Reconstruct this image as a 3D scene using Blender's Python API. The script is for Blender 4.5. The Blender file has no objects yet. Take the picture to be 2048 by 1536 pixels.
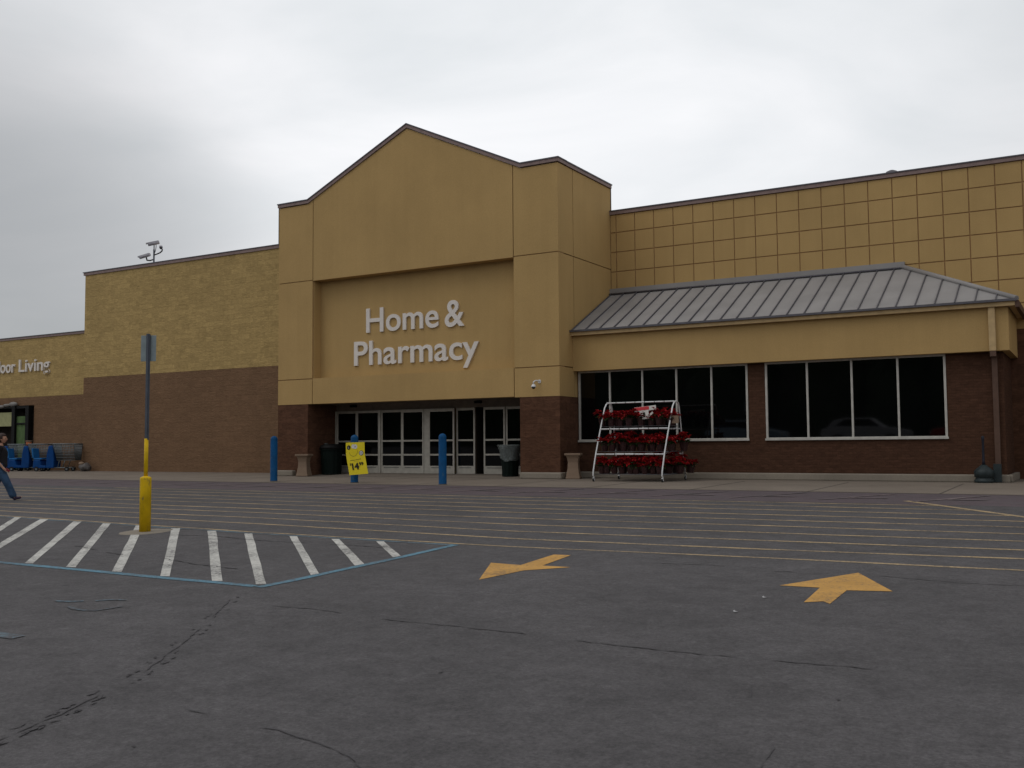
import bpy, bmesh, math, random
from mathutils import Matrix, Vector
random.seed(7)
sc = bpy.context.scene
COL = sc.collection

# ------------------------------------------------------------------ camera
cam_d = bpy.data.cameras.new("camera")
cam = bpy.data.objects.new("camera", cam_d); COL.objects.link(cam)
cam_d.sensor_width = 36.0; cam_d.sensor_fit = 'HORIZONTAL'; cam_d.lens = 35.1196
cam_d.clip_start = 0.05; cam_d.clip_end = 2000
_r = Vector((0.86203909, 0.50678662, -0.00747867)); _u = Vector((0.0374827, -0.0490288, 0.9980938))
_f = Vector((-0.50545391, 0.86067618, 0.06126047))
cam.matrix_world = Matrix(((_r.x, _u.x, -_f.x, 0.0), (_r.y, _u.y, -_f.y, 0.0), (_r.z, _u.z, -_f.z, 0.98), (0, 0, 0, 1)))
sc.camera = cam

# ------------------------------------------------------------------ world: overcast
SUN_EL, SUN_AZ = math.radians(58), math.radians(215)
w = bpy.data.worlds.new("World"); sc.world = w; w.use_nodes = True
nt = w.node_tree; nt.nodes.clear(); L = nt.links.new
out = nt.nodes.new('ShaderNodeOutputWorld'); bg = nt.nodes.new('ShaderNodeBackground')
sky = nt.nodes.new('ShaderNodeTexSky'); sky.sky_type = 'NISHITA'; sky.sun_disc = False
sky.sun_elevation = SUN_EL; sky.sun_rotation = SUN_AZ
tc = nt.nodes.new('ShaderNodeTexCoord')
mp = nt.nodes.new('ShaderNodeMapping'); mp.inputs['Scale'].default_value = (1.0, 1.0, 3.2)
L(tc.outputs['Generated'], mp.inputs['Vector'])
n1 = nt.nodes.new('ShaderNodeTexNoise'); n1.inputs['Scale'].default_value = 2.6; n1.inputs['Detail'].default_value = 6
n1.inputs['Roughness'].default_value = 0.52; n1.inputs['Distortion'].default_value = 0.5
L(mp.outputs['Vector'], n1.inputs['Vector'])
cr = nt.nodes.new('ShaderNodeValToRGB')
cr.color_ramp.elements[0].position = 0.30; cr.color_ramp.elements[0].color = (0.80, 0.827, 0.848, 1)
cr.color_ramp.elements[1].position = 0.70; cr.color_ramp.elements[1].color = (1.0, 1.0, 1.015, 1)
L(n1.outputs['Fac'], cr.inputs['Fac'])
# the deck is thinnest (brightest) over the entrance tower and thickest low on the left
def sky_lobe(d, c0, c1, v0, v1):
    dt = nt.nodes.new('ShaderNodeVectorMath'); dt.operation = 'DOT_PRODUCT'
    dt.inputs[1].default_value = d; L(tc.outputs['Generated'], dt.inputs[0])
    mr = nt.nodes.new('ShaderNodeMapRange'); mr.interpolation_type = 'SMOOTHSTEP'
    for k, v in (('From Min', c0), ('From Max', c1), ('To Min', v0), ('To Max', v1)): mr.inputs[k].default_value = v
    L(dt.outputs['Value'], mr.inputs['Value']); return mr.outputs['Result']
def mul(a, b):
    m = nt.nodes.new('ShaderNodeMath'); m.operation = 'MULTIPLY'; L(a, m.inputs[0]); L(b, m.inputs[1]); return m.outputs[0]
SKYF = mul(sky_lobe((-0.427, 0.8215, 0.378), 0.84, 1.0, 0.74, 1.0), sky_lobe((-0.8395, 0.531, 0.1146), 0.955, 1.0, 1.0, 0.64))
vm = nt.nodes.new('ShaderNodeVectorMath'); vm.operation = 'SCALE'
L(cr.outputs['Color'], vm.inputs[0]); L(SKYF, vm.inputs['Scale'])
vm2 = nt.nodes.new('ShaderNodeVectorMath'); vm2.operation = 'SCALE'; vm2.inputs['Scale'].default_value = 10.3
L(vm.outputs['Vector'], vm2.inputs[0])
mx = nt.nodes.new('ShaderNodeMixRGB'); mx.inputs['Fac'].default_value = 0.93
L(sky.outputs['Color'], mx.inputs['Color1']); L(vm2.outputs['Vector'], mx.inputs['Color2'])
L(mx.outputs['Color'], bg.inputs['Color']); bg.inputs['Strength'].default_value = 0.1
L(bg.outputs['Background'], out.inputs['Surface'])

sun_d = bpy.data.lights.new("sun", 'SUN'); sun_d.energy = 0.5; sun_d.angle = math.radians(25); sun_d.color = (1.0, 0.96, 0.9)
sun = bpy.data.objects.new("sun", sun_d); COL.objects.link(sun)
_sd = Vector((math.sin(SUN_AZ) * math.cos(SUN_EL), math.cos(SUN_AZ) * math.cos(SUN_EL), math.sin(SUN_EL)))
sun.rotation_euler = _sd.to_track_quat('Z', 'Y').to_euler(); sun.location = (0, -10, 40)

sc.view_settings.view_transform = 'Standard'; sc.view_settings.look = 'None'
sc.view_settings.exposure = 0.0; sc.view_settings.gamma = 1.0; sc.view_settings.use_curve_mapping = False

# ------------------------------------------------------------------ materials
def newmat(name):
    m = bpy.data.materials.new(name); m.use_nodes = True
    t = m.node_tree; b = t.nodes['Principled BSDF']
    return m, t, b

def add(t, kind, **kw):
    n = t.nodes.new(kind)
    for k, v in kw.items():
        if k in n.inputs.keys() if hasattr(n.inputs, 'keys') else False: n.inputs[k].default_value = v
        else: setattr(n, k, v)
    return n

def pos(t): return t.nodes.new('ShaderNodeNewGeometry').outputs['Position']

def noise(t, vec, scale, detail=3, rough=0.5, dist=0.0):
    n = t.nodes.new('ShaderNodeTexNoise')
    n.inputs['Scale'].default_value = scale; n.inputs['Detail'].default_value = detail
    n.inputs['Roughness'].default_value = rough; n.inputs['Distortion'].default_value = dist
    t.links.new(vec, n.inputs['Vector']); return n.outputs['Fac']

def ramp(t, fac, p0, c0, p1, c1):
    r = t.nodes.new('ShaderNodeValToRGB'); e = r.color_ramp.elements
    e[0].position = p0; e[1].position = p1
    e[0].color = (*c0, 1) if isinstance(c0, tuple) else (c0, c0, c0, 1)
    e[1].color = (*c1, 1) if isinstance(c1, tuple) else (c1, c1, c1, 1)
    t.links.new(fac, r.inputs['Fac']); return r.outputs['Color']

def mixc(t, fac, a, b, mode='MIX'):
    m = t.nodes.new('ShaderNodeMixRGB'); m.blend_type = mode
    for v, k in ((fac, 'Fac'), (a, 'Color1'), (b, 'Color2')):
        if isinstance(v, (int, float)): m.inputs[k].default_value = v
        elif isinstance(v, tuple): m.inputs[k].default_value = (*v, 1)
        else: t.links.new(v, m.inputs[k])
    return m.outputs['Color']

def bump(t, b, h, strength, dist=0.01, prev=None):
    n = t.nodes.new('ShaderNodeBump'); n.inputs['Strength'].default_value = strength; n.inputs['Distance'].default_value = dist
    t.links.new(h, n.inputs['Height'])
    if prev: t.links.new(prev, n.inputs['Normal'])
    t.links.new(n.outputs['Normal'], b.inputs['Normal']); return n.outputs['Normal']

def simple(name, col, rough=0.6, metal=0.0, var=0.12, scale=6.0, bmp=0.0, bscale=60.0, spec=0.28):
    m, t, b = newmat(name); p = pos(t)
    f = noise(t, p, scale, 4)
    lo = tuple(c * (1 - var) for c in col); hi = tuple(min(1, c * (1 + var)) for c in col)
    t.links.new(ramp(t, f, 0.3, lo, 0.7, hi), b.inputs['Base Color'])
    b.inputs['Roughness'].default_value = rough; b.inputs['Metallic'].default_value = metal
    b.inputs['Specular IOR Level'].default_value = spec
    if bmp: bump(t, b, noise(t, p, bscale, 3), bmp, 0.005)
    return m

def scuffed(name, col, under, rough, scale=14, wear=0.66):
    m, t, b = newmat(name); p = pos(t)
    mp = t.nodes.new('ShaderNodeMapping'); mp.inputs['Scale'].default_value = (1, 1, .45); t.links.new(p, mp.inputs['Vector'])
    base = ramp(t, noise(t, p, 5, 4), 0.3, tuple(c * .82 for c in col), 0.7, tuple(min(1, c * 1.15) for c in col))
    f = ramp(t, noise(t, mp.outputs['Vector'], scale, 6, 0.7), wear - .03, 0.0, wear + .05, 0.8)
    t.links.new(mixc(t, f, base, under), b.inputs['Base Color']); b.inputs['Roughness'].default_value = rough; b.inputs['Specular IOR Level'].default_value = 0.15
    bump(t, b, noise(t, p, 40, 3), 0.15, 0.004); return m

def stucco(name, col):
    m, t, b = newmat(name); p = pos(t)
    base = ramp(t, noise(t, p, 0.55, 5, 0.6), 0.3, tuple(c * 0.93 for c in col), 0.7, tuple(c * 1.06 for c in col))
    mp = t.nodes.new('ShaderNodeMapping'); mp.inputs['Scale'].default_value = (2.2, 2.2, 0.10); t.links.new(p, mp.inputs['Vector'])
    streak = ramp(t, noise(t, mp.outputs['Vector'], 2.0, 4, 0.6), 0.35, (0.965, 0.96, 0.95), 0.62, (1, 1, 1))
    c = mixc(t, 1.0, base, streak, 'MULTIPLY')
    c = mixc(t, 1.0, c, ramp(t, noise(t, p, 45, 3, 0.7), 0.3, 0.90, 0.7, 1.07), 'MULTIPLY')
    t.links.new(c, b.inputs['Base Color']); b.inputs['Roughness'].default_value = 0.9
    b.inputs['Specular IOR Level'].default_value = 0.15
    bump(t, b, noise(t, p, 90, 4, 0.7), 0.35, 0.006)
    return m

def splitblock(name, col, bw=0.40, bh=0.20, amp=0.5, mort=0.80, lumps=0.03):
    m, t, b = newmat(name); p = pos(t)
    sx = t.nodes.new('ShaderNodeSeparateXYZ'); t.links.new(p, sx.inputs[0])
    ad = t.nodes.new('ShaderNodeMath'); ad.operation = 'ADD'; t.links.new(sx.outputs[0], ad.inputs[0]); t.links.new(sx.outputs[1], ad.inputs[1])
    cx = t.nodes.new('ShaderNodeCombineXYZ'); t.links.new(ad.outputs[0], cx.inputs[0]); t.links.new(sx.outputs[2], cx.inputs[1])
    br = t.nodes.new('ShaderNodeTexBrick'); t.links.new(cx.outputs[0], br.inputs['Vector'])
    br.inputs['Scale'].default_value = 1.0; br.inputs['Brick Width'].default_value = bw; br.inputs['Row Height'].default_value = bh
    br.inputs['Mortar Size'].default_value = 0.006; br.inputs['Mortar Smooth'].default_value = 0.3; br.inputs['Bias'].default_value = 0.0
    br.inputs['Color1'].default_value = tuple(c * (1 - 0.16 * amp) for c in col) + (1,)
    br.inputs['Color2'].default_value = tuple(c * (1 + 0.16 * amp) for c in col) + (1,)
    br.inputs['Mortar'].default_value = tuple(c * mort for c in col) + (1,)
    st = t.nodes.new('ShaderNodeMapping'); st.inputs['Scale'].default_value = (1.0, 1.0, 2.4); t.links.new(p, st.inputs['Vector'])
    lump = noise(t, st.outputs['Vector'], 5.5, 4, 0.62, 0.6)
    c = mixc(t, 1.0, br.outputs['Color'], ramp(t, lump, 0.32, 1 - 0.32 * amp, 0.68, 1 + 0.14 * amp), 'MULTIPLY')
    c = mixc(t, 1.0, c, ramp(t, noise(t, p, 0.4, 4, 0.6), 0.3, 0.92, 0.7, 1.05), 'MULTIPLY')
    t.links.new(c, b.inputs['Base Color']); b.inputs['Roughness'].default_value = 0.92
    b.inputs['Specular IOR Level'].default_value = 0.12
    n0 = bump(t, b, lump, 0.9, lumps)
    n1 = bump(t, b, br.outputs['Fac'], -0.4 if False else 0.3, -0.006, n0)
    bump(t, b, noise(t, p, 40, 3, 0.7), 0.35, 0.006, n1)
    return m

def asphalt_color(t, p):
    c = ramp(t, noise(t, p, 0.35, 6, 0.62, 0.4), 0.28, (0.071, 0.067, 0.069), 0.72, (0.094, 0.088, 0.091))
    c = mixc(t, 1.0, c, ramp(t, noise(t, p, 2.6, 6, 0.75), 0.3, 0.76, 0.7, 1.16), 'MULTIPLY')
    c = mixc(t, 1.0, c, ramp(t, noise(t, p, 38, 3, 0.85), 0.28, 0.64, 0.72, 1.34), 'MULTIPLY')
    c = mixc(t, 1.0, c, ramp(t, noise(t, p, 11, 4, 0.8), 0.3, 0.80, 0.7, 1.18), 'MULTIPLY')
    vo = t.nodes.new('ShaderNodeTexVoronoi'); vo.inputs['Scale'].default_value = 38; t.links.new(p, vo.inputs['Vector'])
    spk = ramp(t, vo.outputs['Distance'], 0.06, 1.0, 0.13, 0.0)
    pick = ramp(t, noise(t, p, 12, 2), 0.55, 0.0, 0.66, 0.8)
    c = mixc(t, mixc(t, 1.0, spk, pick, 'MULTIPLY'), c, (0.17, 0.165, 0.165))
    # small oil and tar spots
    v2 = t.nodes.new('ShaderNodeTexVoronoi'); v2.inputs['Scale'].default_value = 1.9; t.links.new(p, v2.inputs['Vector'])
    sp = ramp(t, v2.outputs['Distance'], 0.05, 1.0, 0.11, 0.0)
    pk = ramp(t, noise(t, p, 0.9, 3), 0.52, 0.0, 0.60, 0.55)
    return mixc(t, mixc(t, 1.0, sp, pk, 'MULTIPLY'), c, (0.030, 0.029, 0.031))

def asphalt(name):
    m, t, b = newmat(name); p = pos(t)
    t.links.new(asphalt_color(t, p), b.inputs['Base Color'])
    b.inputs['Roughness'].default_value = 0.88; b.inputs['Specular IOR Level'].default_value = 0.25
    n0 = bump(t, b, noise(t, p, 70, 3, 0.8), 0.6, 0.008)
    bump(t, b, noise(t, p, 1.1, 3, 0.5), 0.25, 0.03, n0)
    return m

def paint(name, col, wear=0.5, soft=0.12, var=0.12):
    # worn road paint: the asphalt shows through in scuffed patches
    m, t, b = newmat(name); p = pos(t)
    a = asphalt_color(t, p)
    pc = ramp(t, noise(t, p, 3, 4), 0.3, tuple(c * (1 - var) for c in col), 0.7, tuple(c * (1 + var) for c in col))
    mk = noise(t, p, 26, 5, 0.75)
    mk2 = noise(t, p, 1.6, 3, 0.6)
    s = t.nodes.new('ShaderNodeMath'); s.operation = 'MULTIPLY_ADD'; s.inputs[1].default_value = 0.55
    t.links.new(mk2, s.inputs[0]); t.links.new(mk, s.inputs[2])
    f = ramp(t, s.outputs[0], max(0.0, wear + 0.22 - soft), 0.0, wear + 0.22 + soft, 1.0)
    t.links.new(mixc(t, f, a, pc), b.inputs['Base Color'])
    b.inputs['Roughness'].default_value = 0.8; b.inputs['Specular IOR Level'].default_value = 0.25
    bump(t, b, noise(t, p, 70, 3, 0.8), 0.5, 0.006)
    return m

def concrete(name, col):
    m, t, b = newmat(name); p = pos(t)
    c = ramp(t, noise(t, p, 0.6, 6, 0.65, 0.3), 0.28, tuple(x * 0.80 for x in col), 0.72, tuple(x * 1.10 for x in col))
    c = mixc(t, 1.0, c, ramp(t, noise(t, p, 60, 3, 0.8), 0.3, 0.84, 0.7, 1.12), 'MULTIPLY')
    t.links.new(c, b.inputs['Base Color']); b.inputs['Roughness'].default_value = 0.88; b.inputs['Specular IOR Level'].default_value = 0.25
    bump(t, b, noise(t, p, 80, 3), 0.3, 0.004)
    return m

M = {}
M['asphalt'] = asphalt('asphalt')
M['yellow_line'] = paint('yellow_line', (0.43, 0.315, 0.17), 0.51, 0.17)
M['white_paint'] = paint('white_paint', (0.50, 0.49, 0.455), 0.47, 0.13)
M['blue_paint'] = paint('blue_paint', (0.10, 0.225, 0.30), 0.49, 0.15)
M['blue_faint'] = paint('blue_faint', (0.12, 0.20, 0.25), 0.60, 0.14)
M['arrow_paint'] = paint('arrow_paint', (0.50, 0.275, 0.072), 0.43, 0.13)
M['fire_lane'] = paint('fire_lane', (0.100, 0.072, 0.082), 0.48, 0.3, 0.10)
M['faded_white'] = paint('faded_white', (0.26, 0.20, 0.20), 0.62, 0.2)
M['crack'] = simple('crack', (0.062, 0.058, 0.061), 0.85)
M['sidewalk'] = concrete('sidewalk', (0.190, 0.158, 0.128))
M['curb'] = concrete('curb', (0.235, 0.205, 0.165))
M['joint'] = simple('joint', (0.08, 0.07, 0.06), 0.9)
M['tan'] = stucco('tan_stucco', (0.430, 0.286, 0.120))
M['tan_dark'] = simple('tan_joint', (0.315, 0.182, 0.082), 0.9)
M['tan_block'] = splitblock('tan_split_block', (0.415, 0.292, 0.122), amp=0.6, lumps=0.02)
M['brown_block'] = splitblock('brown_split_block', (0.183, 0.108, 0.062), amp=0.42)
M['brown_smooth'] = splitblock('dark_brown_block', (0.098, 0.047, 0.028), amp=0.85, lumps=0.02)
M['brown_brick'] = splitblock('dark_brown_brick', (0.074, 0.036, 0.022), bw=0.20, bh=0.068, amp=0.7, lumps=0.01)
M['coping'] = simple('coping_metal', (0.225, 0.160, 0.148), 0.6, 0.0)
M['roof'] = simple('roof_metal', (0.255, 0.242, 0.235), 0.6, 0.05, 0.10, 1.1)
M['seam'] = simple('seam_metal', (0.105, 0.100, 0.112), 0.5, 0.3)
M['membrane'] = simple('roof_membrane', (0.3, 0.3, 0.3), 0.9)
M['trim'] = simple('tan_trim', (0.46, 0.325, 0.165), 0.7)
M['brown_trim'] = simple('brown_trim', (0.095, 0.054, 0.038), 0.7)
M['frame'] = simple('window_frame', (0.46, 0.44, 0.40), 0.5, 0.2)
M['doorframe'] = simple('door_frame', (0.40, 0.375, 0.325), 0.5, 0.25)
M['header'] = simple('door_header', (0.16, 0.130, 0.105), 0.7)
M['black'] = simple('black_plastic', (0.004, 0.004, 0.004), 0.6, spec=0.15)
M['dark_in'] = simple('interior_shade', (0.02, 0.015, 0.012), 0.9)  # near-black colour stands in for the shade inside openings
M['letter'] = simple('letter_face', (0.68, 0.63, 0.58), 0.5, 0, 0.04)
M['bollard'] = scuffed('bollard_blue', (0.001, 0.058, 0.165), (0.04, 0.09, 0.14), 0.6, 14, 0.60)
M['sleeve'] = scuffed('sleeve_yellow', (0.62, 0.40, 0.008), (0.22, 0.16, 0.05), 0.55, 11, 0.62)
M['pole_metal'] = simple('pole_metal', (0.075, 0.085, 0.105), 0.55, 0.4)
M['sign_back'] = simple('sign_back', (0.22, 0.26, 0.27), 0.5, 0.3)
M['poster'] = simple('poster_yellow', (0.70, 0.56, 0.015), 0.6, 0, 0.05)
M['ink'] = simple('ink', (0.02, 0.018, 0.01), 0.6)
M['ink_soft'] = simple('ink_soft', (0.30, 0.24, 0.02), 0.6)
M['white'] = simple('white_card', (0.62, 0.60, 0.56), 0.6)
M['grey_ink'] = simple('grey_ink', (0.14, 0.14, 0.13), 0.6)
M['red_card'] = simple('red_card', (0.58, 0.05, 0.06), 0.5)
M['white_metal'] = simple('white_metal', (0.62, 0.62, 0.62), 0.4, 0.1, 0.06)
M['cam_grey'] = simple('camera_housing', (0.34, 0.33, 0.36), 0.5)
M['urn'] = concrete('urn_aggregate', (0.235, 0.165, 0.115))
M['bin_green'] = simple('bin_green', (0.0015, 0.0055, 0.004), 0.6, 0, 0.15, spec=0.12)
M['smoker'] = simple('smoker_plastic', (0.020, 0.029, 0.031), 0.5, 0, 0.25, 7)
M['leaf'] = simple('leaf', (0.030, 0.060, 0.018), 0.5, 0, 0.4, 30)
M['bract'] = simple('bract', (0.29, 0.005, 0.008), 0.6, 0, 0.5, 14)
M['foil'] = simple('pot_foil', (0.040, 0.018, 0.018), 0.3, 0.3, 0.5, 30, 0.5, 50)
M['wire'] = simple('wire', (0.12, 0.12, 0.13), 0.4, 0.6)
M['wire_light'] = simple('wire_light', (0.17, 0.19, 0.20), 0.4, 0.5)
M['cart_blue'] = simple('cart_blue', (0.001, 0.042, 0.17), 0.5, 0, 0.15, spec=0.15)
M['cart_blue_light'] = simple('cart_blue_light', (0.012, 0.12, 0.32), 0.5, 0, 0.15, spec=0.2)
M['rubber'] = simple('rubber', (0.012, 0.012, 0.013), 0.8)
M['terracotta'] = simple('terracotta', (0.42, 0.14, 0.06), 0.7)
M['bag'] = simple('bag_dark', (0.10, 0.09, 0.085), 0.5, 0, 0.3, 8)
M['skin'] = simple('skin', (0.40, 0.22, 0.15), 0.6, 0, 0.05)
M['hair'] = simple('hair', (0.030, 0.014, 0.010), 0.55, 0, 0.3, 40, 0.6, 80)
M['shirt'] = simple('shirt', (0.012, 0.011, 0.014), 0.9, 0, 0.2, 8, 0.3, 25)
M['jeans'] = simple('jeans', (0.030, 0.062, 0.115), 0.9, 0, 0.35, 7, 0.3, 60)
M['shoe'] = simple('shoe', (0.035, 0.022, 0.045), 0.7)
M['eye'] = simple('eye_dark', (0.02, 0.012, 0.01), 0.3)
M['lip'] = simple('lip', (0.33, 0.10, 0.09), 0.5)
M['green_mesh'] = simple('green_screen', (0.075, 0.125, 0.045), 0.8, 0, 0.3, 3)
M['pale_board'] = simple('pale_board', (0.30, 0.30, 0.15), 0.7)
M['tarp'] = simple('tarp', (0.20, 0.19, 0.18), 0.7, 0, 0.2, 4)
M['wood'] = simple('unseen_tree_belt', (0.030, 0.045, 0.020), 0.9, 0, 0.4, 0.3)
M['paper'] = simple('paper_scrap', (0.36, 0.36, 0.36), 0.8)

def glass(name, col, rough=0.03):
    m, t, b = newmat(name)
    b.inputs['Base Color'].default_value = (*col, 1); b.inputs['Roughness'].default_value = rough
    b.inputs['IOR'].default_value = 1.45; b.inputs['Specular IOR Level'].default_value = 0.42
    bump(t, b, noise(t, pos(t), 0.9, 2), 0.05, 0.02)
    return m
M['glass'] = glass('tinted_glass', (0.0018, 0.0020, 0.0022))
M['lens'] = glass('lens', (0.004, 0.004, 0.006), 0.05)
m_, t_, b_ = newmat('clear_liner'); b_.inputs['Base Color'].default_value = (0.15, 0.17, 0.165, 1); b_.inputs['Roughness'].default_value = 0.35
b_.inputs['Alpha'].default_value = 0.55
bump(t_, b_, noise(t_, pos(t_), 14, 4, 0.6, 1.5), 1.0, 0.03)
M['liner'] = m_

# ------------------------------------------------------------------ mesh helpers
class MB:
    def __init__(s): s.v = []; s.f = []; s.sm = []
    def face(s, pts, smooth=False):
        i = len(s.v); s.v += [tuple(p) for p in pts]; s.f.append(tuple(range(i, i + len(pts)))); s.sm.append(smooth)
    def box(s, x0, x1, y0, y1, z0, z1):
        i = len(s.v)
        s.v += [(x0, y0, z0), (x1, y0, z0), (x1, y1, z0), (x0, y1, z0), (x0, y0, z1), (x1, y0, z1), (x1, y1, z1), (x0, y1, z1)]
        for f in ((0, 3, 2, 1), (4, 5, 6, 7), (0, 1, 5, 4), (1, 2, 6, 5), (2, 3, 7, 6), (3, 0, 4, 7)):
            s.f.append(tuple(i + k for k in f)); s.sm.append(False)
        return s
    def obox(s, M4, sx, sy, sz):
        i = len(s.v)
        for z in (-.5, .5):
            for x, y in ((-.5, -.5), (.5, -.5), (.5, .5), (-.5, .5)):
                s.v.append(tuple(M4 @ Vector((x * sx, y * sy, z * sz))))
        for f in ((0, 3, 2, 1), (4, 5, 6, 7), (0, 1, 5, 4), (1, 2, 6, 5), (2, 3, 7, 6), (3, 0, 4, 7)):
            s.f.append(tuple(i + k for k in f)); s.sm.append(False)
        return s
    def prism(s, poly, y0, y1):            # polygon in x,z extruded along y (counter-clockwise seen from -y)
        i = len(s.v); n = len(poly)
        s.v += [(x, y0, z) for x, z in poly] + [(x, y1, z) for x, z in poly]
        s.f.append(tuple(range(i, i + n))); s.f.append(tuple(range(i + 2 * n - 1, i + n - 1, -1))); s.sm += [False, False]
        for k in range(n):
            a = i + k; b = i + (k + 1) % n
            s.f.append((b, a, a + n, b + n)); s.sm.append(False)
        return s
    def tube(s, pts, r, n=8, closed=False):
        pts = [Vector(p) for p in pts]; rs = r if isinstance(r, (list, tuple)) else [r] * len(pts)
        base = len(s.v); up = None
        for k, p in enumerate(pts):
            d = (pts[min(k + 1, len(pts) - 1)] - pts[max(k - 1, 0)]).normalized()
            if up is None: up = Vector((0, 0, 1)) if abs(d.z) < .9 else Vector((1, 0, 0))
            a = d.cross(up).normalized(); b = a.cross(d).normalized(); up = b
            for j in range(n):
                t = 2 * math.pi * j / n
                s.v.append(tuple(p + rs[k] * (math.cos(t) * a + math.sin(t) * b)))
        for k in range(len(pts) - 1):
            for j in range(n):
                a = base + k * n + j; b = base + k * n + (j + 1) % n
                s.f.append((a, b, b + n, a + n)); s.sm.append(True)
        s.f.append(tuple(base + j for j in range(n - 1, -1, -1))); s.sm.append(False)
        e = base + (len(pts) - 1) * n
        s.f.append(tuple(e + j for j in range(n))); s.sm.append(False)
        return s
    def lathe(s, cx, cy, prof, n=24, sq=False, cz=0.0, jit=0.0):
        base = len(s.v)
        for r, z in prof:
            for j in range(n):
                t = 2 * math.pi * (j + (0.5 if sq else 0)) / n
                rr = r * (1 + (random.uniform(-jit, jit) if jit else 0))
                if sq: rr = r * math.sqrt(2)
                s.v.append((cx + rr * math.cos(t), cy + rr * math.sin(t), cz + z))
        for k in range(len(prof) - 1):
            for j in range(n):
                a = base + k * n + j; b = base + k * n + (j + 1) % n
                s.f.append((a, b, b + n, a + n)); s.sm.append(not sq)
        s.f.append(tuple(base + j for j in range(n - 1, -1, -1))); s.sm.append(False)
        e = base + (len(prof) - 1) * n
        s.f.append(tuple(e + j for j in range(n))); s.sm.append(False)
        return s
    def ball(s, c, rx, ry, rz, n=16, m=10):
        base = len(s.v)
        for k in range(1, m):
            ph = math.pi * k / m
            for j in range(n):
                t = 2 * math.pi * j / n
                s.v.append((c[0] + rx * math.sin(ph) * math.cos(t), c[1] + ry * math.sin(ph) * math.sin(t), c[2] - rz * math.cos(ph)))
        s.v.append((c[0], c[1], c[2] - rz)); s.v.append((c[0], c[1], c[2] + rz)); b0 = len(s.v) - 2
        for k in range(m - 2):
            for j in range(n):
                a = base + k * n + j; b = base + k * n + (j + 1) % n
                s.f.append((a, b, b + n, a + n)); s.sm.append(True)
        for j in range(n):
            s.f.append((b0, base + (j + 1) % n, base + j)); s.sm.append(True)
            e = base + (m - 2) * n
            s.f.append((b0 + 1, e + j, e + (j + 1) % n)); s.sm.append(True)
        return s
    def build(s, name, mat, parent=None, bevel=0.0, fix=True):
        me = bpy.data.meshes.new(name); me.from_pydata(s.v, [], s.f); me.update()
        me.polygons.foreach_set('use_smooth', s.sm)
        if fix or bevel:
            bm = bmesh.new(); bm.from_mesh(me)
            if fix: bmesh.ops.recalc_face_normals(bm, faces=bm.faces)
            if bevel:
                es = [e for e in bm.edges if len(e.link_faces) == 2 and e.calc_face_angle(0) > 0.6]
                bmesh.ops.bevel(bm, geom=es, offset=bevel, segments=2, profile=0.5, affect='EDGES', clamp_overlap=True)
            bm.to_mesh(me); bm.free()
        o = bpy.data.objects.new(name, me); COL.objects.link(o); me.materials.append(M[mat] if isinstance(mat, str) else mat)
        if parent: o.parent = parent
        return o

def tag(o, label=None, cat=None, group=None, kind=None):
    if label: o['label'] = label
    if cat: o['category'] = cat
    if group: o['group'] = group
    if kind: o['kind'] = kind
    return o

def thing(name, label, cat, loc=(0, 0, 0), rz=0.0, group=None):
    o = bpy.data.objects.new(name, None); COL.objects.link(o); o.location = loc; o.rotation_euler = (0, 0, rz)
    o.empty_display_size = 0.2
    return tag(o, label, cat, group)

def copy_tree(o, parent=None):
    c = o.copy(); COL.objects.link(c); c.parent = parent
    for ch in [x for x in bpy.data.objects if x.parent == o]: copy_tree(ch, c)
    return c

def gz(y):
    if y >= 25.5: return 0.0
    if y >= 21.48: return -.05 * (25.5 - y) / 4.02
    if y >= -5: return -.05 - .029 * (21.48 - y)
    return -.818 + min(1.6, .2 * (-5 - y))

# ------------------------------------------------------------------ ground
g = MB()
ys = [-160, -13, -5, 0, 5, 10, 15, 21.48, 25.5, 95]
for a, b in zip(ys[:-1], ys[1:]):
    g.face([(-170, a, gz(a)), (150, a, gz(a)), (150, b, gz(b)), (-170, b, gz(b))])
tag(g.build('ground', 'asphalt'), kind='structure')
g = MB()
for a, b in ((21.48, 25.5), (25.5, 29.5)):
    g.face([(-90, a, gz(a) + .004), (40, a, gz(a) + .004), (40, b, gz(b) + .004), (-90, b, gz(b) + .004)])
tag(g.build('sidewalk', 'sidewalk'), kind='structure')
g = MB()
x = -60.0
while x < 30:
    g.face([(x, 21.5, gz(21.5) + .008), (x + .03, 21.5, gz(21.5) + .008), (x + .03, 25.5, .008), (x, 25.5, .008)])
    x += 2.6
for (x0, x1) in ((-90, 40),):
    g.face([(x0, 21.50, gz(21.50) + .012), (x1, 21.50, gz(21.50) + .012), (x1, 21.53, gz(21.53) + .012), (x0, 21.53, gz(21.53) + .012)])
tag(g.build('sidewalk_joints', 'joint'), kind='structure')
# sloped threshold slab in the entrance recess
g = MB(); g.face([(-23.02, 25.6, .009), (-14.75, 25.6, .009), (-14.75, 27.1, .078), (-23.02, 27.1, .078)])
tag(g.build('entrance_slab', 'sidewalk'), kind='structure')

def sheet(mb, pts, dz):
    mb.face([(x, y, gz(y) + dz) for x, y in pts])
def ribbon(mb, pts, wd, dz, jit=0.0):
    P = [Vector(p) for p in pts]; Lf = []; Rt = []
    for k, p in enumerate(P):
        d = (P[min(k + 1, len(P) - 1)] - P[max(k - 1, 0)]).normalized(); n = Vector((-d.y, d.x))
        ww = wd / 2 * (1 + random.uniform(-jit, jit))
        Lf.append(p + n * ww); Rt.append(p - n * ww)
    for k in range(len(P) - 1):
        sheet(mb, [Rt[k], Rt[k + 1], Lf[k + 1], Lf[k]], dz)

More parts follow.
